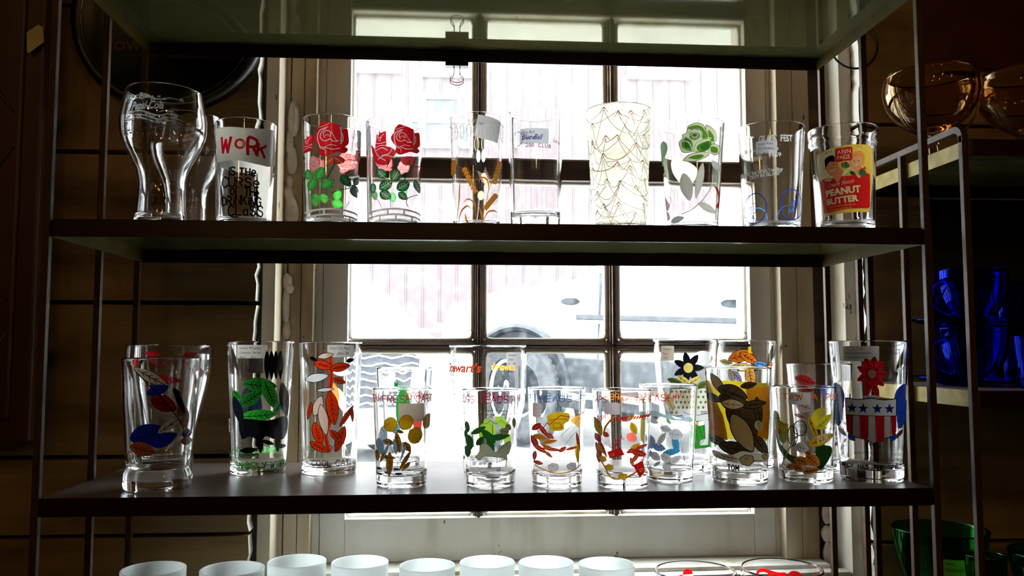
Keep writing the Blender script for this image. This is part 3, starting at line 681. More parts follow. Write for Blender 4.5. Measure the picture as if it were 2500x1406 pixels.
    for i in range(7):
        xx = x0+30+(x1-x0-60)*i/6
        for j in (0, 1): 
            if (i+j) % 2 == 0: p.line([(xx, 1190+j*62), (xx, 1240+j*62)], 24, TN, False)
    p.build(e)
    sticker(e, R, H, CV[key][1], (870 if dx == 0 else 896), (880 if dx == 0 else 905), 305, 352, [], (0.6, 0.55, 0.6))

# wheat tumbler
e, R, p = mk('wheat', 'tumbler', -0.0256, 0.085, Z2, 0.0315, 0.0267, 0.1345, (1163.0, 1163.9, 57.0, 66.4, 563.9, 271.0), 'tumbler printed with orange wheat ears and a white looped border')
p.crop(1080, 250, 4.534); OW = (0.85, 0.26, 0.035); WG = (0.62, 0.58, 0.48)
def wheat(cx, cy, L, rot, col):
    c, s_ = cos(rot), sin(rot)
    for i in range(7):
        t = -L+2*L*i/6
        for sd in (-1, 1): leaf(p, cx+t*c-sd*16*s_*0.9, cy+t*s_+sd*16*c*0.9, 26, 12, rot+sd*0.45, col)
        leaf(p, cx+(t+14)*c, cy+(t+14)*s_, 20, 8, rot, col)
    for i in range(7):
        t = -L+i*L*0.28
        for sd in (-1, 1): p.line([(cx+t*c, cy+t*s_), (cx+(t-75)*c-sd*52*s_, cy+(t-75)*s_+sd*52*c)], 3, col, False)
p.back = True; wheat(490, 760, 80, 1.2, (0.75, 0.42, 0.3)); p.ell(430, 930, 40, 55, (0.75, 0.45, 0.3)); p.line([(380, 1300), (410, 980)], 8, (0.75, 0.45, 0.35), False); p.back = False
wheat(305, 860, 135, 1.15, OW); wheat(600, 750, 120, 1.85, OW); wheat(530, 1090, 95, 2.2, (0.75, 0.28, 0.03)); wheat(128, 690, 60, 1.6, OW)
for L, w_ in (([(340, 1030), (365, 1150), (375, 1340)], 7), ([(545, 870), (500, 1000), (470, 1160), (430, 1340)], 6), ([(400, 900), (420, 835), (480, 840), (505, 900), (510, 980)], 20), ([(205, 815), (195, 950), (190, 1080), (160, 1340)], 20),
              ([(235, 1110), (280, 1070), (330, 1090), (365, 1160)], 16), ([(180, 1340), (215, 1200), (280, 1145), (325, 1190)], 20), ([(255, 1230), (270, 1300), (300, 1345)], 26), ([(400, 1150), (430, 1230), (440, 1340)], 24), ([(450, 1310), (500, 1210), (570, 1185), (600, 1200)], 20)):
    p.line(L, w_, OW, taper=w_ > 10)
for i in range(22):
    a = i/22*2*pi
    X = p.rr*a
    p.lay += 1; m_ = p.mi(WG)
    p.ribbon([(X+5.3*cos(q*0.4), 319+17*sin(q*0.4)) for q in range(17)], 1.3, m_)
p.lay += 1
for yy in (293, 297): p.ribbon([(p.rr*a_/20*2*pi, yy) for a_ in range(21) for _ in (0,)] if False else [(p.rr*2*pi*q/60, yy) for q in range(61)], 1.2, p.mi(WG))
p.back = True
for q in (400, 460): p.oell(q, 460, 20, 70, (0.7, 0.7, 0.7), 0, (0.75, 0.75, 0.75), 5)
p.build(e)
sticker(e, R, 0.1345, CV['wheat'][1], 1162, 1218, 283, 340, ['', 'T&T'], (0.68, 0.66, 0.66), h=6, rot=0.15)

# bowling club glass with thick foot
e, R, p = mk('club', 'tumbler', 0.0436, 0.1, Z2, 0.0331, 0.0299, 0.1464, (1306.8, 1306.2, 62.5, 68.4, 569.0, 257.1), 'tall heavy-footed tumbler lettered 200 CLUB in dark blue and purple', base=0.022, wall=0.0026)
sticker(e, R, 0.1464, CV['club'][1], 1270, 1338, 313, 350, ['Blue Ball', 'Lanes  $3'], (0.62, 0.62, 0.65), h=8, rot=0.0)
p.crop(1080, 250, 4.534); NV = (0.02, 0.04, 0.30); PU = (0.22, 0.02, 0.14)
p.line([(835+58*cos(a/24*2*pi), 390+80*sin(a/24*2*pi)) for a in range(25)], 6, PU, False)
p.text('Blue-Ball', 880, 405, 62, NV, shear=0.4, bold=0.012, sx=0.72, rot=0.03); p.text('Lanes', 1215, 418, 52, PU, shear=0.4, sx=0.7, rot=0.2)
p.text('200  CLUB', 925, 490, 42, PU, bold=0.012, sx=0.95, rot=0.04, sp=1.12)
for a, b in ((815, 335), (835, 330), (825, 350)): p.ell(a, b, 4, 4, PU)
p.build(e)

# crackle tumbler
e, R, p = mk('crackle', 'crackle_tumbler', 0.1394, 0.08, Z2, 0.0374, 0.0304, 0.1458, (1513.1, 1510.0, 64.5, 78.4, 564.8, 247.5), 'tall frosted pale yellow tumbler covered in fine gold threads', mat='crackle', wall=0.003, outer=[(0.0304+(0.007)*i/30+0.00025*sin(i*2.3), 0.1458*i/30) for i in range(31)])
GO = (0.26, 0.14, 0.01)
for band in range(5):
    y0 = 278+band*57; n = 13; xs = [p.rr*2*pi*(i/n)+random.uniform(-9, 9) for i in range(n)]
    for i in range(n):
        ya = y0+random.uniform(-12, 12)+10*sin(i*1.9)
        Q = [(xs[i]+(q-5)*random.uniform(1.4, 2.2), ya-6+abs(q-5)**1.25*1.7+random.uniform(-.5, .5)) for q in range(11)]; p.ribbon(Q, [0.9+1.9*sin(pi*q/10)**3 for q in range(11)], p.mi(GO))
        for rep in range(random.choice((2, 3))):
            j = i+random.choice((-2, -1, 1, 2, 3)); b = xs[j % n]+p.rr*2*pi*(j//n); yb = y0+random.uniform(-10, 10)+57*random.choice((0, 0, 1)); d = random.uniform(12, 66)*random.choice((1, 1, 0.4)); k = random.uniform(-14, 14)
            Q = [(xs[i]+(b-xs[i])*q/12+k*sin(pi*q/12)+random.uniform(-.35, .35), ya+(yb-ya)*q/12+d*sin(pi*q/12)) for q in range(13)]
            p.ribbon1(Q, 1.05, p.mi(GO))
p.lay += 1
p.ribbon([(p.rr*2*pi*q/60, 250) for q in range(61)], 1.4, p.mi((0.55, 0.3, 0.08)))
p.build(e, 'gold_threads', off=0.0005)

# green rose tumbler
e, R, p = mk('grose', 'tumbler', 0.2252, 0.08, Z2, 0.0379, 0.0278, 0.1301, (1691.7, 1687.2, 58.5, 79.0, 567.6, 284.9), 'flared tumbler with a green outlined rose above grey leaves')
p.crop(1400, 230, 4.26); GL = (0.60, 0.66, 0.40); G1 = (0.10, 0.24, 0.02); G2 = (0.03, 0.13, 0.015); TP = (0.62, 0.56, 0.47)
p.back = True; p.poly([(1010, 560), (1080, 510), (1180, 560), (1280, 640), (1260, 780), (1150, 830), (1060, 760), (1010, 660)], (0.55, 0.75, 0.45)); p.back = False
for P in ([(1370, 320), (1420, 340), (1475, 400), (1470, 470), (1430, 520), (1380, 440), (1365, 370)], [(1430, 510), (1490, 510), (1508, 560), (1470, 620), (1400, 600), (1390, 560)],
          [(1195, 330), (1270, 300), (1340, 320), (1370, 380), (1400, 440), (1420, 500), (1380, 560), (1310, 600), (1250, 600), (1150, 600), (1115, 540), (1105, 490), (1140, 450), (1140, 410), (1175, 400)],
          [(1140, 680), (1200, 630), (1290, 605), (1380, 600), (1395, 630), (1340, 670), (1260, 700), (1180, 695)]): p.opoly(P, GL, (0.01, 0.03, 0.005), 5)
for P in ([(1190, 350), (1260, 325), (1330, 340), (1350, 400), (1300, 380), (1230, 370)], [(1170, 440), (1210, 460), (1240, 520), (1230, 590), (1150, 560), (1130, 500)], [(1290, 530), (1400, 480), (1420, 530), (1370, 590), (1290, 590)],
          [(1220, 400), (1290, 400), (1310, 440), (1260, 480), (1210, 460)], [(1390, 370), (1440, 420), (1445, 480), (1410, 470)], [(1420, 540), (1480, 540), (1480, 590), (1420, 595)], [(1200, 660), (1290, 630), (1350, 640), (1290, 680)], [(1330, 340), (1390, 440), (1340, 470), (1320, 400)]):
    p.poly(P, G1)
for P in ([(1170, 460), (1215, 490), (1220, 560), (1160, 540)], [(1310, 540), (1390, 500), (1400, 550), (1350, 590)], [(1235, 420), (1285, 415), (1290, 445), (1250, 460)]): p.poly(P, G2)
for L in ([(1180, 440), (1240, 480), (1290, 470), (1330, 420), (1300, 370), (1230, 375), (1190, 410)], [(1225, 430), (1250, 400), (1290, 420), (1270, 450), (1240, 445)], [(1250, 600), (1270, 520), (1330, 480), (1420, 450)], [(1150, 480), (1200, 500), (1240, 580)]):
    p.line(L, 12, (0.75, 0.78, 0.6)); p.line(L, 4, (0.01, 0.03, 0.005))
leaf(p, 1180, 960, 150, 62, 1.35, TP, (0.8, 0.8, 0.76), 7, 6); leaf(p, 1305, 900, 190, 38, 1.75, TP, (0.8, 0.8, 0.76), 6, 6); leaf(p, 1385, 1180, 105, 40, 0.5, TP, (0.8, 0.8, 0.76), 6, 5)
p.line([(1440, 820), (1420, 960), (1330, 1110), (1230, 1200), (1130, 1240)], 14, TP); leaf(p, 1090, 1290, 70, 34, -0.2, (0.62, 0.64, 0.64), (0.78, 0.78, 0.78)); leaf(p, 1470, 730, 60, 36, 0.8, (0.55, 0.52, 0.5), (0.8, 0.8, 0.8))
leaf(p, 945, 520, 90, 44, 1.5, (0.35, 0.6, 0.3), (0.7, 0.85, 0.65)); leaf(p, 925, 640, 50, 20, 1.6, (0.2, 0.5, 0.15))
for P in ([(1450, 945), (1490, 960), (1500, 1000), (1535, 900), (1525, 1060), (1500, 1160), (1470, 1150), (1500, 1080), (1480, 1000)], [(935, 960), (975, 1050), (1010, 1130), (985, 1180), (960, 1100)], [(965, 1180), (1000, 1200), (1010, 1270), (975, 1270)]): p.poly(P, (0.45, 0.01, 0.01))
p.line([(990, 1030), (1025, 1060), (1010, 1120), (980, 1150)], 5, BLK)
p.build(e)

# Glass Fest tumbler
e, R, p = mk('fest', 'tumbler', 0.3163, 0.07, Z2, 0.0382, 0.0307, 0.1251, (1886.8, 1880.5, 65.0, 80.0, 565.9, 293.6), 'flared souvenir tumbler with white souvenir lettering and blue rings')
sticker(e, R, 0.1251, CV['fest'][1], 1848, 1896, 342, 374, ['Hazel Atlas', 'Promo glass', 'w/  $12'], (0.66, 0.64, 0.66), h=6.5)
p.crop(1780, 270, 4.847); W3 = (0.85, 0.85, 0.84); B3 = (0.01, 0.08, 0.62); B4 = (0.04, 0.25, 0.75)
p.text('GLASS  FEST', 360, 365, 78, W3, bold=0.03, sx=0.62); p.text('Washington, Penna', 200, 468, 48, W3, bold=0.02, sx=0.78); p.text('1886 - 1959', 275, 580, 52, W3, bold=0.02, sx=0.98, rot=-0.1)
p.text('LOOK!  See What You Buy', 180, 745, 42, W3, bold=0.03, sx=0.80, rot=-0.06); p.text('"BUY IN GLASS"', 270, 785, 40, W3, bold=0.035, sx=0.92, rot=-0.06)
def ringl(cx, cy, a, b, w_, col): p.line([(cx+a*cos(q/30*2*pi), cy+b*sin(q/30*2*pi)) for q in range(31)], w_, col, False)
p.back = True; ringl(340, 1190, 110, 150, 9, B4); ringl(690, 1190, 125, 165, 9, B4); p.back = False
ringl(318, 1140, 128, 180, 12, B3); ringl(722, 1110, 120, 182, 12, B3)
p.line([(230, 1140), (262, 1080), (322, 1075), (350, 1130), (322, 1190), (258, 1195), (230, 1140)], 7, B3, False); p.hand('M', 255, 1165, 62, 9, B3)
p.text('A', 280, 1270, 60, B4, bold=0.02); p.line([(715, 1060), (800, 1060)], 8, B3, False); p.line([(725, 1075), (758, 1190), (795, 1075), (725, 1075)], 8, B3, False); p.line([(758, 1060), (758, 1150)], 7, B3, False)
p.text('H', 675, 1225, 80, B4, shear=0.3, bold=0.02, sx=0.8); p.text('Duncan Miller', 620, 1345, 26, B4, sx=0.8); p.text('Hazel Atlas', 280, 1360, 24, B3, sx=0.75)
p.build(e)

# peanut butter jar glass
ou = [(0.0320, 0.002), (0.0325, 0.02), (0.0336, 0.05), (0.0349, 0.08), (0.0360, 0.100), (0.0366, 0.1035), (0.0386, 0.1055), (0.0389, 0.1085), (0.0376, 0.1105), (0.0380, 0.1125), (0.0388, 0.116), (0.0390, 0.1215), (0.0387, 0.1233)]
e, R, p = mk('pb', 'jar_glass', 0.4003, 0.065, Z2, 0.0387, 0.032, 0.1233, (2063.9, 2056.0, 67.5, 80.0, 566.0, 298.3), 'clear rimmed jar glass with a red and yellow peanut butter label', 'jar', outer=ou, wall=0.0024, base=0.009)
p.crop(1780, 270, 4.847); LY = (0.72, 0.45, 0.06); LR = (0.55, 0.012, 0.01); SK = (0.65, 0.22, 0.08)
p.poly([(1062, 470), (1085, 458), (1250, 420), (1450, 402), (1640, 402), (1665, 420), (1672, 560), (1660, 900), (1640, 1180), (1620, 1200), (1450, 1205), (1280, 1215), (1160, 1235), (1145, 1220), (1110, 1000), (1075, 700), (1055, 520)], LY, smooth=False)
p.poly([(1062, 475), (1250, 428), (1265, 500), (1240, 640), (1180, 760), (1090, 790), (1060, 600)], (0.72, 0.58, 0.30), smooth=False)
p.poly([(1098, 800), (1130, 780), (1300, 775), (1480, 770), (1600, 735), (1640, 745), (1645, 900), (1640, 1130), (1620, 1155), (1400, 1165), (1200, 1190), (1145, 1190), (1120, 1000)], LR, smooth=False)
for k in range(5): p.line([(1150+k*12, 800-k*16), (1210+k*14, 815-k*14)], 9, WHT, False); p.line([(1330+k*16, 760-k*14), (1400+k*10, 725-k*14)], 9, WHT, False)
# two smiling children, cropped by the label
p.poly([(1160, 600), (1165, 680), (1200, 740), (1250, 770), (1330, 760), (1350, 720), (1300, 660), (1290, 590), (1230, 560)], SK); p.poly([(1146, 600), (1150, 540), (1200, 512), (1250, 520), (1255, 590), (1200, 585), (1165, 640), (1160, 680)], BLK)
p.ell(1190, 630, 9, 5, BLK); p.ell(1242, 625, 9, 5, BLK); p.line([(1205, 690), (1230, 702), (1255, 680)], 9, WHT); p.line([(1218, 640), (1228, 662), (1215, 668)], 4, DRED); p.poly([(1250, 770), (1330, 760), (1310, 820), (1290, 850), (1260, 800)], SK)
p.poly([(1440, 560), (1480, 500), (1540, 485), (1580, 530), (1575, 620), (1540, 660), (1500, 700), (1440, 680), (1415, 640)], (0.70, 0.30, 0.12)); p.poly([(1450, 560), (1470, 500), (1530, 478), (1580, 520), (1580, 620), (1560, 650), (1550, 570), (1500, 540)], (0.72, 0.25, 0.05))
p.ell(1470, 600, 8, 5, BLK); p.ell(1520, 595, 8, 5, BLK); p.line([(1465, 640), (1490, 650), (1510, 632)], 7, WHT); p.poly([(1470, 690), (1520, 690), (1540, 790), (1500, 780)], (0.7, 0.3, 0.12))
for q in ((1375, 645, 50, 40, 0.4), (1455, 745, 40, 22, 0.6), (1560, 740, 50, 42, 1.2)): leaf(p, *q, (0.06, 0.10, 0.04), (0.02, 0.04, 0.02))
p.poly([(1535, 665), (1560, 685), (1585, 660), (1595, 690), (1550, 700)], LR)
p.poly([(1258, 455), (1275, 440), (1430, 428), (1448, 440), (1450, 575), (1435, 592), (1285, 600), (1265, 590)], LR, smooth=False)
p.text('ANN', 1284, 510, 50, (0.75, 0.6, 0.35), sx=0.98, rot=-0.06); p.text('PAGE', 1280, 575, 50, (0.75, 0.6, 0.35), sx=0.86, rot=-0.06)
p.text('Creamy Smooth', 1180, 895, 50, (0.75, 0.42, 0.3), shear=0.45, sx=0.66, rot=-0.13)
p.text('PEANUT', 1165, 1000, 78, (0.78, 0.55, 0.28), bold=0.045, sx=1.0, rot=-0.09); p.text('BUTTER', 1170, 1100, 72, (0.78, 0.55, 0.28), bold=0.045, sx=1.04, rot=-0.08)
p.text('THE GREAT A & P TEA CO. NEW YORK, N.Y.', 1165, 1140, 18, LY, sx=0.72, rot=-0.06); p.text('SELECTED PEANUTS, DEXTROSE, SALT', 1160, 1178, 17, LY, sx=0.8, rot=-0.07)
p.text('NET WT.', 1150, 485, 24, DRED, sx=0.7, rot=-0.1); p.text('12 OZ.', 1492, 438, 24, DRED, sx=0.7)
o = p.build(e, 'paper_label'); o['label'] = 'yellow and red paper label with two smiling children'

# ================================================================ lower shelf
CVX = {}
# dark pair at the left
ou = [(0.0335, 0.002), (0.0347, 0.006), (0.0347, 0.016), (0.0322, 0.020), (0.0318, 0.026), (0.0335, 0.04), (0.0350, 0.06), (0.037, 0.09), (0.0385, 0.115), (0.0399, 0.1376)]
e, R, p = mk('dark', 'footed_tumbler', -0.3625, 0.0574, Z1, 0.0399, 0.0347, 0.1376, (385.0, 395.1, 80.0, 91.1, 1204.0, 873.8), 'dark footed tumbler with blue, red and orange print at left end of lower shelf', outer=ou, base=0.021, wall=0.0022)
p.crop(280, 820, 3.604)
# plain drifting leaves in the colours of the print
leaf(p, 330, 365, 150, 42, 0.55, CRM, BLK, 7, 3); leaf(p, 380, 480, 95, 48, -0.35, (0.01, 0.03, 0.3)); leaf(p, 430, 600, 120, 70, 0.5, (0.34, 0.01, 0.01), BLK, 6, 3)
leaf(p, 590, 720, 120, 50, 1.4, (0.45, 0.14, 0.01), BLK, 6, 3); leaf(p, 300, 870, 160, 95, -0.3, (0.01, 0.03, 0.3), BLK, 6, 3); leaf(p, 430, 920, 120, 60, -0.4, (0.01, 0.035, 0.42)); leaf(p, 250, 1000, 110, 62, 0.25, (0.5, 0.09, 0.01), BLK, 6, 3)
leaf(p, 480, 790, 120, 38, -0.6, CRM, BLK, 6, 2); leaf(p, 625, 880, 45, 45, 0, (0.01, 0.04, 0.4)); leaf(p, 625, 945, 55, 38, 0.1, (0.5, 0.2, 0.01)); p.ell(530, 500, 42, 22, BLK, 0.9); leaf(p, 560, 590, 120, 26, 1.2, BLK)
p.line([(200, 300), (300, 420), (420, 560), (560, 760), (640, 960)], 9, BLK); p.build(e)
ou = [(0.0300, 0.002), (0.0310, 0.012), (0.0318, 0.03), (0.0345, 0.05), (0.0400, 0.075), (0.0455, 0.098), (0.0492, 0.118), (0.0500, 0.135), (0.0496, 0.1519)]
e, R, p = mk('flare', 'flared_soda_glass', -0.3967, 0.1856, Z1, 0.0504, 0.0371, 0.1519, (405.0, 414.6, 95, 100.7, 1160.0, 841.5), 'flared soda glass with red swirls behind the dark footed tumbler', outer=ou, base=0.012)
p.crop(280, 820, 3.604)
for q in ((350, 160, 60, 22, 0.1), (650, 165, 60, 22, -0.1), (60, 370, 45, 26, 1.4), (735, 330, 40, 22, 1.5), (430, 380, 170, 40, 0.1), (180, 240, 50, 20, 1.4)): leaf(p, *q, (0.5, 0.01, 0.012))
p.line([(120, 300), (260, 200), (420, 260), (560, 200), (700, 300)], 14, (0.5, 0.01, 0.012)); p.build(e)

def tall(key, x, y, rt, rb, H, cv, label, **k):
    return mk(key, 'pint_glass', x, y, Z1, rt, rb, H, cv, label, **k)
# green and black pint
e, R, p = tall('green', -0.2825, 0.164, 0.0393, 0.0317, 0.1562, (630.0, 637.3, 65.0, 79.6, 1163.0, 832.2), 'pint glass with green and black print and green name band round its foot')
sticker(e, R, 0.1562, CV['green'][1], 584, 652, 842, 875, ['Snidely Whiplash', 'Collector Series', 'Pepsi      $12'], (0.6, 0.56, 0.5), h=6.5)
p.crop(550, 820, 3.906); GG = (0.02, 0.30, 0.02)
p.back = True; p.poly([(200, 215), (360, 215), (360, 370), (200, 370)], (0.02, 0.015, 0.012), smooth=False); p.ell(240, 720, 110, 220, (0.01, 0.012, 0.03)); p.back = False
for a in (385, 425, 465, 505): leaf(p, a+8, 280, 140, 26, 1.57, BLK, None)
leaf(p, 330, 470, 150, 70, 0.1, (0.015, 0.16, 0.02), BLK, 7, 4); leaf(p, 420, 560, 160, 60, 1.2, GG, BLK, 7, 5); leaf(p, 250, 600, 120, 60, -0.6, (0.015, 0.16, 0.02), BLK, 7, 4); leaf(p, 320, 760, 170, 56, -0.08, (0.03, 0.42, 0.03), BLK, 6, 4)
leaf(p, 130, 570, 60, 26, 0.9, GG, BLK, 6, 3); leaf(p, 490, 690, 70, 36, -1.0, (0.10, 0.42, 0.12), BLK, 6, 3); leaf(p, 550, 620, 170, 46, 1.45, (0.008, 0.01, 0.02)); leaf(p, 140, 720, 150, 40, 1.3, (0.008, 0.01, 0.02))
p.poly([(160, 800), (400, 810), (560, 780), (580, 900), (540, 1000), (450, 990), (380, 960), (340, 1000), (240, 960), (170, 980)], BLK)
for q in ((230, 1090, 80, 28, -0.1), (330, 1030, 90, 30, 1.5), (400, 1020, 60, 20, 0.4), (490, 1030, 90, 26, 1.6), (530, 1070, 40, 20, 0.1)): leaf(p, *q, BLK)
p.lay += 1
for k in range(34):
    p.ribbon([(p.rr*2*pi*q/48, 1110+k*0.45) for q in range(49)], 0.12, p.mi((0.12, 0.45, 0.15))) if k % 4 == 0 else None
p.hand('SNIDELY WHIPLASH', 115, 1270, 62, 13, (0.03, 0.25, 0.03), sx=0.92)
p.back = True; p.hand('SNIDELY WHIPLASH', 470, 1170, 50, 12, (0.10, 0.42, 0.12), sx=1); p.back = False
p.text('PEPSI', 62, 930, 42, (0.6, 0.6, 0.6), rot=-1.5, bold=0.03); p.build(e)

# orange cat glass -> orange vine
e, R, p = tall('cat', -0.1989, 0.162, 0.0372, 0.0319, 0.1553, (803.0, 808.2, 65.0, 75.0, 1162.0, 834.3), 'pint glass with a tall orange-red print over two short black capital words')
sticker(e, R, 0.1553, CV['cat'][1], 800, 862, 842, 872, ['Cool Cat Pepsi', '        glass  $8'], (0.66, 0.63, 0.6), h=7)
p.crop(550, 820, 3.906); OR = (0.72, 0.035, 0.005); PC = (0.72, 0.50, 0.38)
p.back = True; leaf(p, 1110, 650, 130, 45, 1.3, PC, None); leaf(p, 1100, 350, 100, 50, 0.2, WHT); leaf(p, 1030, 620, 150, 60, 1.55, (0.8, 0.2, 0.03)); p.back = False
p.line([(1000, 200), (1010, 400), (990, 600), (1000, 800), (960, 950), (990, 1100)], 40, OR); p.line([(1000, 200), (1010, 400), (990, 600), (1000, 800), (960, 950), (990, 1100)], 5, BLK)
for q in ((960, 190, 75, 30, -0.2, PC), (940, 280, 90, 46, 0.3, OR), (1090, 300, 95, 44, -0.2, OR), (880, 400, 110, 44, -0.2, WHT), (1085, 430, 60, 30, 0.4, OR), (960, 515, 80, 22, -0.1, WHT), (890, 670, 105, 46, 1.9, PC), (1020, 690, 165, 58, 1.45, OR),
          (940, 800, 150, 46, 1.4, PC), (1150, 770, 120, 26, -1.0, OR), (1200, 760, 80, 18, 1.5, OR), (815, 720, 90, 22, 1.8, OR), (890, 940, 120, 48, 1.3, OR), (1090, 990, 130, 46, 1.9, OR), (900, 1060, 95, 40, 0.5, OR), (1050, 960, 80, 34, 0.9, OR), (850, 220, 36, 20, 0.4, BLK), (1180, 235, 38, 20, -0.3, BLK)):
    leaf(p, *q[:5], BLK); leaf(p, q[0], q[1], q[2]-7, q[3]-6, q[4], q[5], BLK if q[5] == OR else None, 5, 4)
p.hand("'COOL CAT'", 820, 1240, 50, 8, (0.02, 0.03, 0.03), sx=1.15); p.back = True; p.hand("'COOL CAT'", 1110, 1155, 48, 9, (0.02, 0.03, 0.03), sx=1.0); p.build(e)

def small(key, x, y, rt, rb, H, cv, label):
    return mk(key, 'juice_glass', x, y, Z1, rt, rb, H, cv, label, base=0.011, wall=0.0018)
# balloons
e, R, p = small('carrots', -0.1066, 0.0616, 0.0325, 0.0267, 0.1048, (980.0, 982.3, 60.0, 72.5, 1193.0, 949.3), 'juice glass with yellow balloons under the red words FRESH CARROTS')
sticker(e, R, 0.1048, CV['carrots'][1], 973, 1033, 985, 1030, [], (0.62, 0.5, 0.38))
p.crop(890, 880, 4.26); TR = (0.55, 0.02, 0.03)
p.hand('FRESH CARROTS HAPPY', 195, 438, 72, 9, TR, sx=0.95, sp=1.2, pre='GARDEN-')
p.back = True; p.poly([(500, 600), (600, 600), (600, 760), (560, 880), (520, 760)], (0.75, 0.05, 0.05)); p.line([(470, 790), (540, 620), (600, 640)], 12, (0.8, 0.3, 0.3)); p.ell(180, 830, 50, 110, (0.35, 0.5, 0.6)); p.ell(320, 760, 50, 60, (0.15, 0.35, 0.5)); p.back = False
AO = (0.42, 0.19, 0.01); LB = (0.25, 0.42, 0.55)
for q in ((255, 850, 60, 34, 0.2), (350, 850, 110, 32, 1.4), (440, 900, 60, 36, 1.0), (205, 990, 90, 20, 2.0), (420, 1040, 120, 22, 2.1), (265, 1080, 130, 36, 1.6), (370, 740, 40, 20, 0.3), (140, 1000, 60, 30, 1.5), (430, 1100, 60, 22, 2.4), (255, 1010, 70, 24, 0.1)): leaf(p, *q, AO, (0.02, 0.04, 0.08), 6, 3)
for q in ((320, 900, 90, 16, 1.4), (400, 960, 90, 14, 1.9), (235, 930, 80, 14, 1.9), (170, 900, 90, 40, 1.4)): leaf(p, *q, LB, None)
for L in ([(270, 745), (280, 900), (310, 1000)], [(370, 720), (390, 800), (330, 960)], [(500, 860), (470, 930), (480, 990)], [(530, 880), (530, 1130)], [(250, 760), (190, 720)], [(300, 900), (360, 1020), (380, 1060)], [(180, 700), (240, 800), (300, 870)]): p.line(L, 4, (0.03, 0.07, 0.15))
for q in ((165, 1190, 24, 12), (235, 1168, 24, 10), (355, 1178, 34, 12), (160, 1135, 30, 12), (330, 1130, 30, 12)): p.ell(*q, (0.02, 0.06, 0.2))
p.line([(440, 1140), (600, 1138)], 6, BLK, False)
for q in ((275, 668, 66, 76), (430, 645, 68, 76), (520, 785, 70, 84), (645, 645, 45, 76)): p.oell(*q, (0.66, 0.36, 0.012), 0.25, (0.03, 0.015, 0.0), 4)
p.line([(215, 690), (265, 655)], 4, BLK, False); p.build(e)
e, R, p = mk('hid', 'pint_glass', -0.112, 0.192, Z1, 0.0348, 0.0279, 0.1239, (985.0, 987.4, 55.0, 68.0, 1150.0, 898.5), 'clear glass with a pale sticker standing behind the balloon juice glass')
sticker(e, R, 0.1239, CV['hid'][1], 930, 966, 905, 945, ['Pepsi', ' '], (0.72, 0.7, 0.7), h=8)
p.poly([(964, 930), (968, 936), (972, 929), (973, 946), (963, 946)], (0.01, 0.2, 0.03), smooth=False); p.ell(985, 1000, 20, 50, (0.02, 0.3, 0.05)); p.build(e)

# carousel
e, R, p = small('leads', -0.0103, 0.0548, 0.0314, 0.0264, 0.1039, (1197.5, 1198.0, 59.5, 70.0, 1193.0, 951.3), 'juice glass with green carousel scene under the red word LEADS')
p.crop(890, 880, 4.26); DG = (0.06, 0.10, 0.01)
p.hand('LEADS A MERRY CHASE', 1195, 443, 70, 9, (0.42, 0.01, 0.05), sx=1.0, sp=1.3, pre='BUGS ')
p.lay += 1
for yy in (1012.0, 1013.5): p.ribbon([(p.rr*2*pi*q/60, yy) for q in range(61)], 0.7, p.mi(DG))
for i in range(16):
    a = p.rr*2*pi*i/16; b = p.rr*2*pi*(i+1)/16; p.lay += 1; p.ribbon([(a+(b-a)*q/8, 1026+9*sin(pi*q/8)) for q in range(9)], 0.9, p.mi(DG))
p.back = True
for q in ((1300, 760, 120, 70, 1.2), (1450, 700, 110, 50, 0.7), (1500, 900, 140, 40, 1.5), (1220, 780, 90, 40, 1.8)): leaf(p, *q, (0.30, 0.50, 0.04))
p.back = False
p.line([(1330, 660), (1330, 800)], 6, DG, False); p.line([(1312, 660), (1312, 800)], 3, DG, False); p.line([(1375, 1000), (1375, 1140)], 5, DG, False); p.line([(1400, 1000), (1400, 1140)], 5, DG, False); p.oell(1390, 1148, 20, 10, (0.7, 0.72, 0.6), 0, DG, 3)
leaf(p, 1190, 730, 85, 30, -0.5, (0.02, 0.17, 0.02), DG, 4, 3); leaf(p, 1290, 790, 100, 40, 0.8, (0.02, 0.17, 0.02), DG, 4, 3); leaf(p, 1390, 800, 120, 34, -0.12, (0.02, 0.17, 0.02), DG, 4, 4); leaf(p, 1205, 840, 60, 30, -0.9, (0.02, 0.10, 0.02)); leaf(p, 1310, 870, 80, 30, 1.1, (0.02, 0.17, 0.02))
KH = (0.55, 0.52, 0.36)
p.opoly([(1195, 960), (1215, 880), (1260, 860), (1310, 900), (1360, 960), (1400, 920), (1460, 870), (1500, 850), (1520, 900), (1500, 960), (1470, 1000), (1480, 1050), (1440, 1020), (1380, 1010), (1320, 1000), (1240, 1000), (1200, 1040), (1160, 1010)], KH, DG, 5)
for q in ((1450, 740, 50, 36, 0.2), (1550, 660, 60, 20, 1.5), (1490, 700, 40, 30, 1.0)): leaf(p, *q, (0.35, 0.33, 0.15), DG, 4, 3)
for q in ((1075, 700, 60, 26, 1.4), (1060, 780, 50, 20, 1.6), (1100, 860, 80, 40, 1.4), (1075, 960, 60, 40, 1.5)): leaf(p, *q, (0.02, 0.14, 0.03), DG, 4, 3)
for dy in (0, 16, 30): p.line([(1050, 1080+dy), (1130, 1140+dy), (1300, 1180+dy*0.6), (1450, 1185+dy*0.4), (1570, 1165+dy*0.3)], 4, (0.2, 0.27, 0.04))
for q in range(6): p.line([(1380+q*18, 900-q*8), (1392+q*18, 940-q*10)], 6, DG, False)
p.build(e)

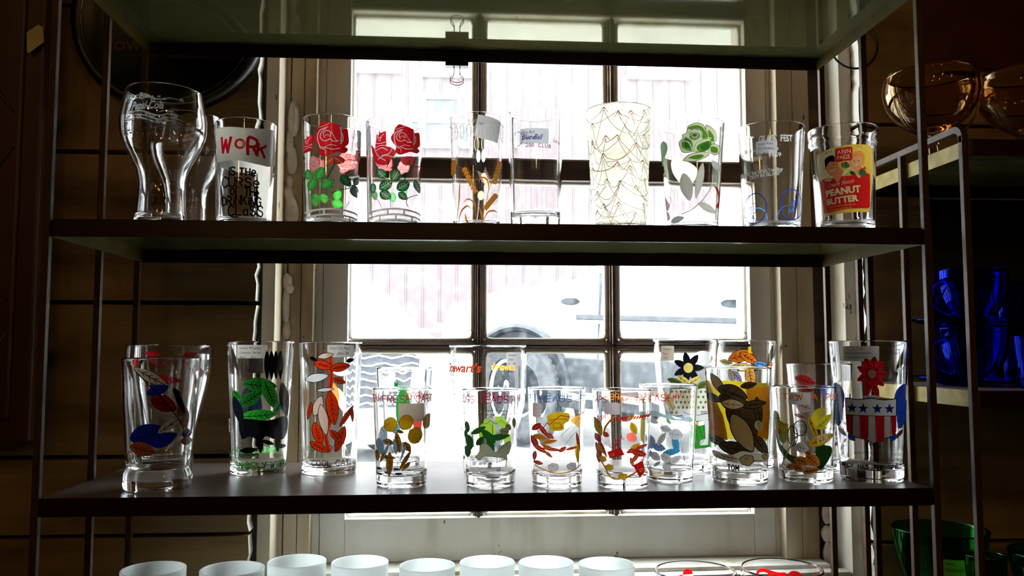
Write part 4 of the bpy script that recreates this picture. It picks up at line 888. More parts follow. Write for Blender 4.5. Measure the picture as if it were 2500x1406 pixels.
# sandwich-shop mug shaped glass
ou = [(0.0290, 0.002), (0.0300, 0.012), (0.0310, 0.030), (0.0345, 0.045), (0.0405, 0.062), (0.0445, 0.078), (0.0465, 0.095), (0.0474, 0.115), (0.0474, 0.140), (0.0470, 0.1514)]
e, R, p = mk('stew', 'root_beer_glass', -0.0093, 0.1601, Z1, 0.0474, 0.0297, 0.1514, (1190.0, 1190.7, 94.5, 94.5, 1158.0, 842.5), "wide clear glass lettered in large red script behind the carousel glass", outer=ou, base=0.013)
sticker(e, R, 0.1514, CV['stew'][1], 1235, 1270, 860, 893, ["Stewart's", 'Glass', 'R     $4'], (0.72, 0.70, 0.72), h=6)
p.crop(850, 820, 4.394)
p.back = True; p.text("Stewart's", 1820, 385, 84, (0.85, 0.28, 0.05), shear=0.2, bold=0.03, sx=0.75); p.back = False
p.text("Stewart's", 1092, 388, 96, (0.62, 0.05, 0.01), shear=0.2, bold=0.03, sx=0.98); p.build(e)

# HEADS FOR glass
e, R, p = small('heads', 0.0618, 0.0499, 0.0318, 0.0267, 0.1052, (1360.0, 1359.0, 60.0, 71.0, 1193.0, 948.3), 'juice glass with red and yellow print under the blue words HEADS FOR')
sticker(e, R, 0.1052, CV['heads'][1], 1302, 1323, 985, 1020, [], (0.62, 0.5, 0.46))
p.crop(1280, 920, 4.849); RB = (0.55, 0.008, 0.01)
p.hand('HEADS  FOR THE HILLS', 190, 298, 70, 8, (0.03, 0.09, 0.30), sx=1.18, sp=1.5, pre='COYOTE   ')
p.back = True; p.poly([(560, 560), (690, 480), (680, 640), (620, 620)], (0.8, 0.35, 0.05)); p.ell(640, 930, 30, 100, (0.8, 0.4, 0.03)); p.back = False
p.poly([(275, 470), (350, 425), (460, 420), (530, 445), (525, 520), (470, 560), (460, 620), (400, 640), (320, 630), (290, 560)], (0.75, 0.45, 0.01)); p.line([(300, 520), (380, 500), (500, 505)], 6, RB); p.line([(340, 550), (420, 545), (440, 600), (350, 610), (340, 550)], 6, RB, False)
p.line([(230, 610), (275, 545), (300, 570), (430, 455), (540, 480), (700, 430)], 9, RB, False)
p.line([(430, 700), (520, 620), (680, 470)], 4, RB); p.line([(420, 900), (560, 700), (640, 640)], 4, RB)
for q in ((150, 600, 70, 34, -0.7), (230, 640, 90, 28, 0.9), (130, 790, 90, 40, 1.1), (190, 860, 100, 30, 0.5), (330, 860, 120, 20, 0.1), (450, 860, 50, 24, -0.6), (130, 950, 60, 26, 1.7), (170, 1030, 60, 24, 0.1), (560, 850, 80, 16, -0.2), (630, 780, 120, 18, 1.4), (300, 700, 60, 26, 0.5), (290, 920, 60, 20, 0.7)):
    leaf(p, *q, RB, (0.8, 0.3, 0.1), 4, 3)
for q in ((190, 720, 80, 36, 0.15), (300, 770, 90, 24, -0.2), (270, 830, 60, 20, 0.2)): leaf(p, *q, (0.70, 0.26, 0.01), RB, 4, 3)
p.ell(625, 920, 18, 110, (0.75, 0.42, 0.02)); p.line([(130, 1060), (250, 1110), (400, 1140), (560, 1120), (660, 1060)], 14, (0.75, 0.30, 0.02)); p.line([(130, 1160), (300, 1210), (450, 1215), (620, 1170), (680, 1130)], 5, RB)
for k in range(7): p.line([(400+k*35, 930-k*5), (380+k*42, 1000)], 4, RB, False)
puff(p, 345, 1070, 62, (0.8, 0.78, 0.78), RB, 4); puff(p, 555, 1065, 58, (0.8, 0.78, 0.78), RB, 4); p.build(e)

# SNAPS glass
e, R, p = small('snaps', 0.1315, 0.0385, 0.0325*0.992, 0.0274*0.992, 0.1038, (1518.5, 1516.2, 61.5, 72.5, 1196.0, 951.4), 'juice glass with two red boxes and rope under orange words SNAPS UP')
sticker(e, R, 0.1038, CV['snaps'][1], 1475, 1512, 982, 1012, [], (0.66, 0.55, 0.58))
p.crop(1280, 920, 4.849); OT = (0.68, 0.15, 0.02)
p.hand('SNAPS   UP  THE BAIT AND ESCAPES', 805, 305, 68, 9, OT, sx=1.0, sp=1.3)
p.back = True
for k in range(3): p.poly([(1390+k*20, 520), (1430+k*10, 520), (1430, 800), (1380, 780)], (0.8, 0.5, 0.03)); 
leaf(p, 1270, 780, 70, 60, 0.4, (0.8, 0.12, 0.08)); p.back = False
for k in range(12): leaf(p, 1100+k*32, 500-k*3, 28, 12, -0.9, (0.70, 0.30, 0.02) if 3 < k < 8 else (0.60, 0.02, 0.02), RB, 3, 1)
p.line([(1080, 525), (1250, 515), (1460, 500)], 5, RB, False); p.line([(1085, 480), (1250, 465), (1460, 455)], 5, RB, False)
leaf(p, 1280, 610, 80, 40, 1.2, (0.75, 0.45, 0.01), RB, 4, 3); leaf(p, 870, 600, 120, 50, 1.2, (0.50, 0.32, 0.01), RB, 4, 2)
p.line([(1060, 470), (1000, 540), (960, 600), (940, 680)], 26, (0.7, 0.2, 0.02)); p.line([(1060, 470), (1000, 540), (960, 600)], 5, RB)
for q in ((965, 690, 40, 30, 0.5), (870, 740, 60, 40, 1.0), (920, 850, 130, 24, 1.1), (880, 880, 90, 34, 1.2), (885, 960, 80, 34, 1.6), (1290, 860, 100, 30, -0.4), (1340, 910, 90, 40, 0.3), (1300, 960, 70, 26, -0.9), (1380, 830, 60, 22, -0.3), (1260, 1010, 60, 20, 1.3)): leaf(p, *q, RB, (0.8, 0.3, 0.05), 4, 3)
leaf(p, 900, 870, 60, 26, 1.0, (0.7, 0.25, 0.01)); leaf(p, 1300, 820, 60, 24, -0.4, (0.75, 0.35, 0.02))
p.opoly([(985, 900), (1130, 840), (1175, 920), (1010, 970)], (0.65, 0.012, 0.01), RB, 6, False); p.opoly([(1275, 1050), (1380, 1000), (1410, 1130), (1350, 1200)], (0.65, 0.012, 0.01), RB, 6, False)
p.line([(1010, 925), (1050, 905), (1060, 930), (1020, 945), (1010, 925)], 6, (0.8, 0.4, 0.02), False); p.line([(1350, 1100), (1385, 1095), (1380, 1125), (1355, 1130), (1350, 1100)], 6, (0.8, 0.4, 0.02), False)
p.hand('SNAP!', 1040, 870, 60, 8, RB, sx=0.8, rot=-0.75); p.hand('BAM!', 880, 545, 62, 9, RB, sx=0.85, rot=-0.3); p.hand('SNAP', 1375, 1040, 50, 8, RB, sx=0.7, rot=-0.8)
p.line([(900, 1000), (960, 1090), (1000, 1170), (1060, 1210), (1150, 1200), (1220, 1180), (1310, 1130)], 22, (0.75, 0.40, 0.02)); p.line([(900, 1010), (960, 1100), (1000, 1180), (1060, 1220), (1150, 1212)], 4, RB); p.line([(1220, 1180), (1330, 1120)], 8, RB)
for q in ((930, 985, 45), (1005, 1080, 48), (1160, 1180, 52)): puff(p, *q, (0.75, 0.46, 0.02), RB, 4)
p.build(e)

# TASH glass
e, R, p = small('tash', 0.1937, 0.0800, 0.0332, 0.0258, 0.1070, (1637.0, 1633.7, 55.0, 71.0, 1178.0, 941.0), 'juice glass with pale blue print under the red word TASH, behind the rope glass')
p.crop(1280, 920, 4.849)
p.hand('FOR THE POT-ASH AND THE FUDD MOUSTACHE STACHE', 1345-480, 288, 68, 9, (0.60, 0.02, 0.02), sx=1.0, sp=1.3) if False else p.hand('TASH!!', 1500, 288, 72, 9, (0.60, 0.03, 0.02), sx=1.12, sp=1.3)
p.back = True; p.hand('THE SAVES THE DAY', 1920, 270, 60, 8, (0.8, 0.2, 0.08), sx=1.0, sp=1.3); p.back = False
SB = (0.30, 0.50, 0.72); DB = (0.05, 0.20, 0.42)
p.poly([(1400, 440), (1560, 410), (1680, 450), (1740, 440), (1800, 500), (1960, 480), (1980, 540), (1850, 520), (1740, 510), (1600, 470), (1450, 500)], (0.48, 0.66, 0.85))
for q in ((1510, 780, 90, 60, 1.4, (0.30, 0.36, 0.66)), (1610, 840, 80, 46, 0.2, (0.2, 0.33, 0.62)), (1800, 800, 110, 40, 1.4, (0.06, 0.34, 0.62)), (1750, 890, 100, 40, -0.2, (0.06, 0.34, 0.62)), (1640, 740, 90, 34, 2.1, (0.66, 0.62, 0.62)), (1800, 680, 80, 66, 0.2, (0.66, 0.74, 0.84)),
          (1570, 950, 70, 50, 0.6, (0.66, 0.66, 0.70)), (1690, 960, 70, 50, 0.5, (0.68, 0.66, 0.66)), (1800, 980, 70, 40, -0.7, (0.70, 0.72, 0.74)), (1480, 920, 60, 60, 0, (0.4, 0.5, 0.75)), (1590, 1040, 50, 20, -0.7, (0.5, 0.6, 0.75)), (1690, 620, 70, 40, 0.3, (0.70, 0.78, 0.84))):
    leaf(p, *q[:5], q[5], (0.08, 0.14, 0.26), 4, 3)
leaf(p, 1720, 530, 40, 20, 0.9, (0.2, 0.55, 0.2)); leaf(p, 1550, 530, 60, 34, 0.4, (0.7, 0.78, 0.84), (0.45, 0.6, 0.75), 4, 3)
for L in ([(1850, 760), (1900, 1000), (1890, 900)], [(1900, 1010), (1860, 850)], [(1480, 1060), (1520, 1100), (1650, 1105)], [(1740, 1090), (1850, 1080)], [(1880, 600), (1860, 540)]): p.line(L, 4, (0.1, 0.16, 0.3))
puff(p, 1700, 1075, 46, (0.66, 0.78, 0.88), (0.25, 0.35, 0.5), 4); p.text('© 1974 WARNER BROS. INC.', 1560, 1165, 30, (0.12, 0.2, 0.32), sx=0.85, sp=1.15); p.build(e)

# dotted cloth pint
e, R, p = tall('pig', 0.2340, 0.1500, 0.0397, 0.0282, 0.1590, (1681.0, 1675.9, 58.0, 78.5, 1155.0, 828.0), 'pint glass with polka-dot cloth, round table and green grass print')
sticker(e, R, 0.159, CV['pig'][1], 1619, 1650, 845, 882, ['Petunia', 'Pepsi', ' 7.00'], (0.72, 0.62, 0.5), ink=(0.4, 0.03, 0.02), h=6.5)
sticker(e, R, 0.159, CV['pig'][1], 1664, 1697, 952, 996, ['PEANUTS', '', ' -2.00'], (0.60, 0.55, 0.42), h=6, rot=-0.1)
p.crop(1590, 810, 3.606)
p.back = True; p.ell(470, 240, 90, 70, (0.72, 0.70, 0.68)); p.back = False

for k in range(7):
    a = 2*pi*k/7; leaf(p, 335+70*cos(a), 320+80*sin(a), 62, 30, atan2(80*sin(a), 70*cos(a)), BLK); 
p.ell(335, 320, 40, 44, (0.80, 0.52, 0.14)); leaf(p, 300, 430, 70, 26, 0.6, (0.80, 0.52, 0.14), BLK, 4, 2); leaf(p, 390, 430, 70, 26, -0.6, (0.80, 0.52, 0.14), BLK, 4, 2)
leaf(p, 225, 440, 70, 26, 0.3, (0.10, 0.16, 0.02), BLK, 5, 3); leaf(p, 450, 470, 60, 28, -0.5, (0.10, 0.16, 0.02), BLK, 5, 3)
p.opoly([(190, 505), (300, 500), (380, 510), (480, 500), (500, 600), (500, 700), (330, 730), (200, 740), (175, 640)], (0.74, 0.74, 0.62), BLK, 6)
for i in range(34):
    a, b = 200+(i % 8)*40+(20 if (i//8) % 2 else 0), 530+(i//8)*46
    if 185 < a < 490: p.ell(a, b, 10, 12, (0.12, 0.18, 0.03))
leaf(p, 175, 620, 90, 34, 1.1, (0.72, 0.45, 0.2), BLK, 5, 1); leaf(p, 400, 830, 90, 28, 1.4, (0.72, 0.45, 0.1), BLK, 5, 1)
p.poly([(375, 790), (420, 830), (500, 810), (560, 830), (540, 1020), (380, 1030)], (0.03, 0.25, 0.02), smooth=False)
for k in range(14): p.line([(385+k*10, 860+(k % 4)*30), (390+k*10, 830+(k % 4)*30)], 4, BLK, False)
p.poly([(300, 700), (530, 700), (520, 770), (410, 790), (320, 760)], (0.76, 0.76, 0.74)); p.line([(300, 705), (400, 735), (530, 715)], 5, BLK); p.line([(310, 760), (410, 790), (520, 775)], 5, BLK); p.poly([(470, 780), (510, 780), (505, 1000), (430, 1000), (440, 960), (480, 940)], (0.72, 0.72, 0.70), smooth=False)
p.line([(470, 790), (480, 940), (430, 1000)], 5, BLK, False)
for q in range(6): p.ell(450+(q % 3)*18, 705+(q//3)*14, 9, 4, (0.06, 0.08, 0.02))
p.build(e)

# pint behind with orange and blue
e, R, p = tall('girl', 0.3211, 0.1800, 0.0380, 0.0301, 0.158, (1830.0, 1823.5, 58.0, 72.5, 1145.0, 832.3), 'pint glass with orange, yellow and blue print, right behind the brown-and-yellow glass')
p.crop(1590, 810, 3.606)
for q in ((800, 220, 110, 56, -0.3, ORG), (870, 240, 90, 40, 0.6, ORG), (680, 275, 60, 24, 0.2, (0.8, 0.5, 0.15)), (820, 320, 100, 40, 0.1, (0.75, 0.50, 0.18)), (960, 290, 60, 26, 0.1, (0.12, 0.28, 0.75)), (925, 350, 30, 40, 0, (0.12, 0.28, 0.75)), (770, 400, 60, 30, 0.8, (0.5, 0.4, 0.7)), (890, 400, 90, 50, 1.4, (0.72, 0.30, 0.05)), (720, 400, 60, 26, 1.2, (0.78, 0.55, 0.25))):
    leaf(p, *q[:5], BLK); leaf(p, q[0], q[1], q[2]-6, q[3]-5, q[4], q[5], BLK, 5, 3)
p.line([(872, 145), (874, 190)], 22, YEL, False); p.oell(1045, 292, 12, 17, ORG, 0, BLK, 5); p.build(e)

# brown and yellow tumbler
e, R, p = mk('tom', 'tumbler', 0.2698, 0.0644, Z1, 0.0368, 0.0298, 0.1265, (1807.0, 1801.3, 65.0, 79.5, 1183.0, 897.7), 'tumbler with a brown and tan print on a yellow band above three black capitals', base=0.011)
p.crop(1590, 810, 3.606); YB = (0.74, 0.42, 0.006); OB = (0.66, 0.26, 0.015); TN2 = (0.42, 0.31, 0.16)
p.back = True; p.poly([(480, 440), (1030, 470), (1010, 1000), (520, 1000)], (0.8, 0.5, 0.02), smooth=False); p.back = False
p.poly([(472, 430), (520, 440), (560, 560), (640, 740), (670, 880), (680, 960), (520, 930), (500, 700)], YB, smooth=False); p.poly([(830, 500), (900, 480), (960, 490), (1020, 480), (1026, 700), (1016, 960), (940, 930), (870, 880), (850, 700)], OB, smooth=False); p.poly([(500, 640), (560, 640), (640, 800), (660, 950), (520, 930)], OB, smooth=False)
# broad curling leaves
BR2 = (0.085, 0.052, 0.03)
for q in ((600, 470, 120, 40, 1.0, TN2), (720, 540, 130, 72, 0.35, BR2), (850, 470, 70, 30, -0.2, BR2), (700, 640, 120, 56, 0.7, BR2), (800, 760, 230, 120, 1.15, BR2), (930, 700, 130, 36, 1.45, BR2), (560, 590, 80, 34, 0.4, BR2), (590, 970, 100, 40, 0.25, (0.12, 0.11, 0.10)), (740, 1030, 140, 62, 0.15, BR2), (950, 1000, 110, 46, 1.0, BR2), (900, 640, 100, 40, -0.15, BR2)):
    leaf(p, *q[:5], BLK); leaf(p, q[0], q[1], q[2]-7, q[3]-7, q[4], q[5], BLK if q[5] != TN2 else None, 5, 2)
leaf(p, 800, 890, 190, 82, 1.1, BLK); leaf(p, 800, 890, 180, 74, 1.1, TN2); leaf(p, 720, 640, 90, 40, 0.1, CRM, BLK, 4, 2); leaf(p, 935, 830, 50, 34, 1.3, CRM, BLK, 4, 3)
p.poly([(560, 1060), (700, 1090), (800, 1050), (900, 1070), (1010, 1080), (1000, 1150), (850, 1150), (650, 1140), (560, 1110)], (0.72, 0.68, 0.6)); p.line([(550, 1070), (620, 1120), (760, 1150)], 5, BLK); p.line([(880, 1130), (1010, 1150)], 5, BLK)
leaf(p, 690, 1110, 80, 26, 0.15, CRM, BLK, 5, 3); puff(p, 838, 1130, 60, TN2, BLK, 5); puff(p, 1000, 1105, 36, TN2, BLK, 5)
p.hand('TOM', 680, 1220, 46, 11, (0.01, 0.02, 0.04), sx=0.85, rot=0.03); p.line([(610, 950), (690, 960)], 4, DRED, False); p.build(e)

# I TAW A glass
e, R, p = small('taw', 0.345, 0.0628, 0.0348, 0.0286, 0.1051, (1968.0, 1962.0, 62.0, 75.0, 1181.0, 945.2), 'juice glass with racket and green hill under orange words I TAW A')
sticker(e, R, 0.1051, CV['taw'][1], 1928, 1978, 958, 988, ['Looney', 'Tunes', '  $5'], (0.50, 0.45, 0.40), h=6.5)
p.crop(1880, 810, 3.606)
p.hand('TAW  A  PUTTY TAT', 135, 600, 52, 8, (0.70, 0.10, 0.02), sx=1.12, sp=1.4, pre='I  ')
p.back = True; p.poly([(400, 720), (520, 700), (520, 860), (430, 900), (360, 840)], (0.62, 0.50, 0.02)); p.back = False
p.poly([(50, 720), (90, 730), (110, 800), (170, 830), (160, 960), (120, 1000), (70, 900)], (0.55, 0.50, 0.03)); p.line([(60, 780), (110, 770), (130, 830), (180, 820)], 4, BLK)
p.poly([(60, 880), (110, 1000), (190, 1090), (260, 1110), (240, 1180), (150, 1120), (90, 1040)], (0.05, 0.13, 0.01)); p.poly([(400, 1010), (470, 1000), (520, 1020), (520, 1090), (450, 1200), (400, 1180)], (0.015, 0.05, 0.01))
leaf(p, 375, 850, 110, 22, 1.2, (0.65, 0.36, 0.01), BLK, 5, 2); leaf(p, 440, 950, 110, 46, -0.4, (0.62, 0.35, 0.01), BLK, 5, 2); leaf(p, 460, 790, 90, 36, -0.8, (0.62, 0.48, 0.02), BLK, 4, 3); leaf(p, 95, 900, 40, 20, 1.4, AMB, BLK, 4, 2)
p.hand('ZOK!', 410, 985, 62, 10, CRM, sx=0.8, rot=-0.25)
for q in ((210, 1190, 60, 26, -0.3), (290, 1140, 70, 40, 0.2), (370, 1130, 70, 50, 0.7), (330, 1060, 50, 26, 1.0), (360, 1220, 70, 26, -0.2), (250, 1200, 50, 30, 0.3)): leaf(p, *q, (0.55, 0.17, 0.02), BLK, 5, 3)
leaf(p, 280, 1020, 60, 46, 0.3, (0.66, 0.60, 0.52), BLK, 4, 3)
for cx, cy, a, b in ((208, 920, 40, 90), (268, 850, 52, 66)):
    p.line([(cx+a*cos(q/22*2*pi), cy+b*sin(q/22*2*pi)) for q in range(23)], 8, BLK, False)
    for k in range(-3, 4):
        s_ = sqrt(max(0, 1-(k/4)**2)); p.line([(cx+k*a/4, cy-b*s_), (cx+k*a/4, cy+b*s_)], 2.5, BLK, False); p.line([(cx-a*s_, cy+k*b/4), (cx+a*s_, cy+k*b/4)], 2.5, BLK, False)
p.line([(240, 925), (120, 1200)], 16, BLK, False); p.line([(240, 925), (120, 1200)], 10, (0.6, 0.6, 0.5), False); p.line([(120, 1200), (140, 1235), (240, 1215)], 5, BLK, False); p.line([(320, 920), (340, 960)], 9, CRM, False); p.build(e)

# short glass behind
e, R, p = mk('short', 'pint_glass', 0.4040, 0.1550, Z1, 0.0385, 0.0280, 0.1290, (2000.0, 1993.0, 55.0, 76.4, 1150.0, 888.0), 'clear glass with red and blue print between the racket glass and the shield glass')
sticker(e, R, 0.129, CV['short'][1], 2046, 2064, 894, 930, [], (0.62, 0.6, 0.62))
p.crop(1880, 810, 3.606)
for q in ((300, 430, 90, 44, 0.3, (0.6, 0.015, 0.02)), (300, 510, 80, 24, 0.1, (0.5, 0.01, 0.015)), (500, 540, 90, 46, 0.9, (0.04, 0.15, 0.6)), (560, 620, 60, 30, 0.9, (0.04, 0.15, 0.6)), (290, 660, 80, 56, 0.3, (0.62, 0.36, 0.36)), (560, 800, 70, 30, 0.2, (0.7, 0.7, 0.68)), (250, 750, 50, 16, 0.2, (0.55, 0.02, 0.03))):
    leaf(p, *q[:5], q[5], BLK, 5, 3)
for i in range(12): p.oell(560+random.uniform(-15, 40), 860+i*13, 13, 10, (0.05, 0.15, 0.55) if i % 2 else (0.6, 0.02, 0.04), 0, BLK, 2)
p.build(e)

# shield pint
e, R, p = tall('shield', 0.4206, 0.0607, 0.0424, 0.0328, 0.1562, (2129.0, 2118.1, 71.0, 90.6, 1181.0, 831.1), 'large pint glass with stars and stripes shield at right end of lower shelf', base=0.013)
sticker(e, R, 0.1562, CV['shield'][1], 2064, 2143, 845, 882, ['                 2.0', 'Woody Woodpecker', "Arby's Character", 'Glass'], (0.42, 0.38, 0.34), h=5.8)
p.crop(1880, 810, 3.606)
p.back = True; p.text("Arby's", 1000, 1075, 50, BLK, bold=0.02, flip=False); p.text('COLLECTOR SERIES', 975, 1140, 22, BLK); p.back = False
BW = (0.015, 0.05, 0.42)
for k in range(7):
    leaf(p, 632-k*2, 545+k*36, 95, 40, 1.15+k*0.06, BW, BLK, 4, 1); leaf(p, 1112+k*2, 545+k*36, 95, 36, 2.0-k*0.06, BW, BLK, 4, 1)
leaf(p, 735, 940, 40, 26, 0.8, BW); leaf(p, 1060, 930, 40, 26, 2.2, BW)
for q in ((660, 900, 46, 20, 0.8), (1110, 900, 46, 18, 2.2)): leaf(p, *q, (0.28, 0.10, 0.08), BLK, 5, 2)
# red rosette with ribbon
for k in range(9):
    a = 2*pi*k/9; leaf(p, 895+62*cos(a), 370+88*sin(a), 66, 34, atan2(88*sin(a), 62*cos(a)), (0.50, 0.01, 0.014), BLK, 5, 1)
p.oell(895, 370, 34, 40, (0.36, 0.12, 0.10), 0, BLK, 5); leaf(p, 860, 520, 70, 24, 1.8, (0.50, 0.01, 0.014), BLK, 4, 1); leaf(p, 925, 520, 70, 24, 1.3, (0.50, 0.01, 0.014), BLK, 4, 1); leaf(p, 895, 575, 70, 18, 0.0, (0.5, 0.48, 0.44), BLK, 4, 1)
SH = [(685, 590), (780, 600), (885, 585), (990, 600), (1085, 590), (1082, 740), (1080, 880), (1050, 920), (960, 950), (905, 990), (850, 950), (740, 930), (700, 890), (690, 740)]
p.opoly(SH, (0.46, 0.36, 0.32), BLK, 9, False)
for i, (a, b) in enumerate(((690, 745), (800, 865), (922, 988), (1040, 1082))):
    lo = {0: 900, 1: 960, 2: 965, 3: 915}[i]; p.poly([(a+2, 742), (b, 742), (b-2, lo-(10 if i == 3 else 0)+(25 if i == 0 else 0)), (a+8, lo-15+(15 if i == 2 else 0))], (0.42, 0.006, 0.01), smooth=False)
for a in (745, 800, 865, 922, 988, 1040): p.line([(a, 742), (a, 930)], 4, BLK, False)
p.poly([(688, 595), (780, 604), (885, 590), (990, 604), (1082, 594), (1080, 740), (690, 740)], (0.52, 0.50, 0.46), smooth=False); p.line([(688, 740), (1082, 740)], 6, BLK, False)
for cx in (738, 826, 936, 1030):
    for rr_, cc in ((48, BLK), (40, (0.008, 0.02, 0.20))):
        p.poly([(cx+rr_*(1 if k % 2 == 0 else 0.42)*0.88*sin(pi*k/5), 678-rr_*(1 if k % 2 == 0 else 0.42)*cos(pi*k/5)) for k in range(10)], cc, smooth=False)
p.hand('WOODY  HAS  THE  SPIRIT', 655, 1208, 34, 8, BLK, sx=1.05, sp=1.6); p.build(e)

# ================================================================ bottom shelf
HB = 0.1627
cups = [(-0.4080, 0.186, 0.0372, 'white milk glass tumbler at the far left of the bottom shelf'), (-0.314, 0.180, 0.0374, 'white milk glass tumbler below the green and black glass, second from left'), (-0.2435, 0.212, 0.0357, 'white milk glass tumbler touching a neighbour left of the window sash, third from left'),
        (-0.165, 0.202, 0.0350, 'white milk glass tumbler below the left edge of the window'), (-0.0815, 0.180, 0.0340, 'white milk glass tumbler below the balloon juice glass'), (-0.0080, 0.191, 0.0342, 'white milk glass tumbler below the carousel juice glass'),
        (0.0645, 0.184, 0.0342, 'white milk glass tumbler below the HEADS FOR glass'), (0.1375, 0.172, 0.0344, 'white milk glass tumbler rightmost, below the rope and boxes glass')]
for x, y, r, lab in cups:
    vessel('milk_glass_tumbler', x, y, Z0, r, r*0.86, HB, lab, 'tumbler', mat='milk', wall=0.0024, group='white milk glass tumblers on the bottom shelf', outer=[(r*0.86, 0.002), (r*0.93, HB*0.4), (r*0.985, HB*0.8), (r, HB)])
for key, x, y, r, cv, lab in (('ra', 0.237, 0.133, 0.0478, (1697, 1697, 98, 98, 1664, 1366), 'wide clear glass with a red dot print below the polka-dot glass'), ('rb', 0.344, 0.137, 0.0482, (1909, 1909, 98, 98, 1662, 1360), 'wide clear glass with red script lettering below the racket glass')):
    ou = [(r*0.6, 0.002), (r*0.66, 0.03), (r*0.8, 0.08), (r*0.95, 0.12), (r*1.0, 0.14), (r, HB)]
    e, R = vessel('wide_soda_glass', x, y, Z0, r, r*0.6, HB, lab, 'drinking glass', outer=ou, wall=0.0024, base=0.012)
    p = Print(R, HB, cv); p.back = True
    if key == 'ra':
        p.crop(1550, 1300, 5); p.ell(640, 480, 62, 52, (0.75, 0.004, 0.004)); p.line([(500, 540), (550, 495), (590, 520)], 10, (0.75, 0.004, 0.004)); p.ell(640, 560, 130, 34, (0.75, 0.004, 0.004)); p.line([(370, 520), (385, 600)], 22, (0.75, 0.004, 0.004), False)
        p.poly([(585, 495), (700, 485), (710, 510), (590, 525)], (0.72, 0.6, 0.55), smooth=False)
    else:
        p.crop(1550, 1300, 5); RR = (0.75, 0.004, 0.004)
        p.line([(1500, 500), (1500, 455), (1560, 440), (1640, 462), (1740, 485), (1830, 480)], 40, RR); p.line([(1640, 470), (1650, 560), (1640, 700)], 44, RR); p.line([(1900, 560), (1895, 480), (1960, 450), (2040, 480), (2090, 570)], 44, RR); p.line([(1960, 470), (1990, 560), (1980, 700)], 36, RR)
    p.build(e)

# ================================================================ binder clip on the back lip of the top shelf
e = empty('binder_clip', (-0.0483, 0.2522, Z3-0.0185), 'black binder clip gripping the rear edge of the top shelf', 'binder clip')
mb = MB()
prof = [(-0.0012, 0.0165), (-0.0022, 0.0060), (-0.0062, -0.0050), (-0.0060, -0.0060), (0.0060, -0.0060), (0.0062, -0.0050), (0.0022, 0.0060), (0.0012, 0.0165)]
n = len(prof); vs = []
for s_, off in ((0, 0.0), (1, 0.0006)):
    for x in (-0.0158, 0.0158):
        for i, (y, z) in enumerate(prof):
            q = prof[max(i-1, 0)]; r_ = prof[min(i+1, n-1)]; t = Vector((r_[0]-q[0], r_[1]-q[1])).normalized()
            vs.append((x, y-t.y*off-0.0005, z+t.x*off-0.0008))
fs = []
for i in range(n-1): fs += [[i, i+1, n+i+1, n+i], [2*n+i, 3*n+i, 3*n+i+1, 2*n+i+1], [i, 2*n+i, 2*n+i+1, i+1], [n+i, n+i+1, 3*n+i+1, 3*n+i]]
fs += [[0, n, 3*n, 2*n], [n-1, 3*n-1, 4*n-1, 2*n-1]] if False else [[0, n, 3*n, 2*n], [n-1, 2*n-1, 4*n-1, 3*n-1]]
mb.add(vs, fs, M['blacksteel']); mb.tube([(-0.0158, -0.0012, 0.0163), (0.0158, -0.0012, 0.0163)], 0.0011, M['blacksteel']); mb.tube([(-0.0158, 0.0002, 0.0163), (0.0158, 0.0002, 0.0163)], 0.0011, M['blacksteel'])
mb.build('spring_body', e)
for sy, lab in ((-1, None), (1, None)):
    mb = MB()
    P = [(-0.0085, 0.0028*sy, -0.001), (-0.0045, 0.0040*sy, -0.006), (-0.0038, 0.0045*sy, -0.014), (-0.0052, 0.0050*sy, -0.019), (-0.0088, 0.0052*sy, -0.0235), (-0.0082, 0.0054*sy, -0.0275), (-0.0035, 0.0055*sy, -0.0298),
         (0.0035, 0.0055*sy, -0.0298), (0.0082, 0.0054*sy, -0.0275), (0.0088, 0.0052*sy, -0.0235), (0.0052, 0.0050*sy, -0.019), (0.0038, 0.0045*sy, -0.014), (0.0045, 0.0040*sy, -0.006), (0.0085, 0.0028*sy, -0.001)]
    Q = []
    for i in range(len(P)-1):
        for k in range(4):
            p0, p1, p2, p3 = P[max(i-1, 0)], P[i], P[i+1], P[min(i+2, len(P)-1)]; t = k/4
            Q.append(tuple(0.5*((2*p1[j])+(-p0[j]+p2[j])*t+(2*p0[j]-5*p1[j]+4*p2[j]-p3[j])*t*t+(-p0[j]+3*p1[j]-3*p2[j]+p3[j])*t**3) for j in range(3)))
    mb.tube(Q+[P[-1]], 0.0006, M['wire'], 6); mb.build('wire_handle', e, smooth=True)

# ================================================================ things on the wall
e = empty('round_sign', (-0.443, 0.288, 1.60), 'round black sign with raised rim hanging on the board wall upper left', 'sign')
def disc(mb, prof, mat, seg=96):   # lathe about the y axis, prof = (radius, depth towards the room)
    b = len(mb.v); mb.lathe([(r, d) for r, d in prof], mat, seg); mb.v[b:] = [(x, -z, y) for x, y, z in mb.v[b:]]
mb = MB(); disc(mb, [(0, 0.004), (0.112, 0.004), (0.116, 0.009), (0.122, 0.011), (0.129, 0.009), (0.131, 0.0), (0.131, -0.008), (0, -0.008)], M['blackenamel']); mb.build('plate', e, smooth=True)
mb = MB(); mb.tube([(0.1155*cos(a/72*2*pi), -0.0085, 0.1155*sin(a/72*2*pi)) for a in range(72)], 0.0006, M['wire'], 6, True); mb.build('rim_line', e)
vs, fs, W_ = glyphs('OW', 0, 0.02, 1.1)
mb = MB(); mb.add([(-0.072+x*0.0135, -0.0048, -0.047+y*0.0135) for x, y in vs], fs, M['faint']); mb.build('lettering', e)

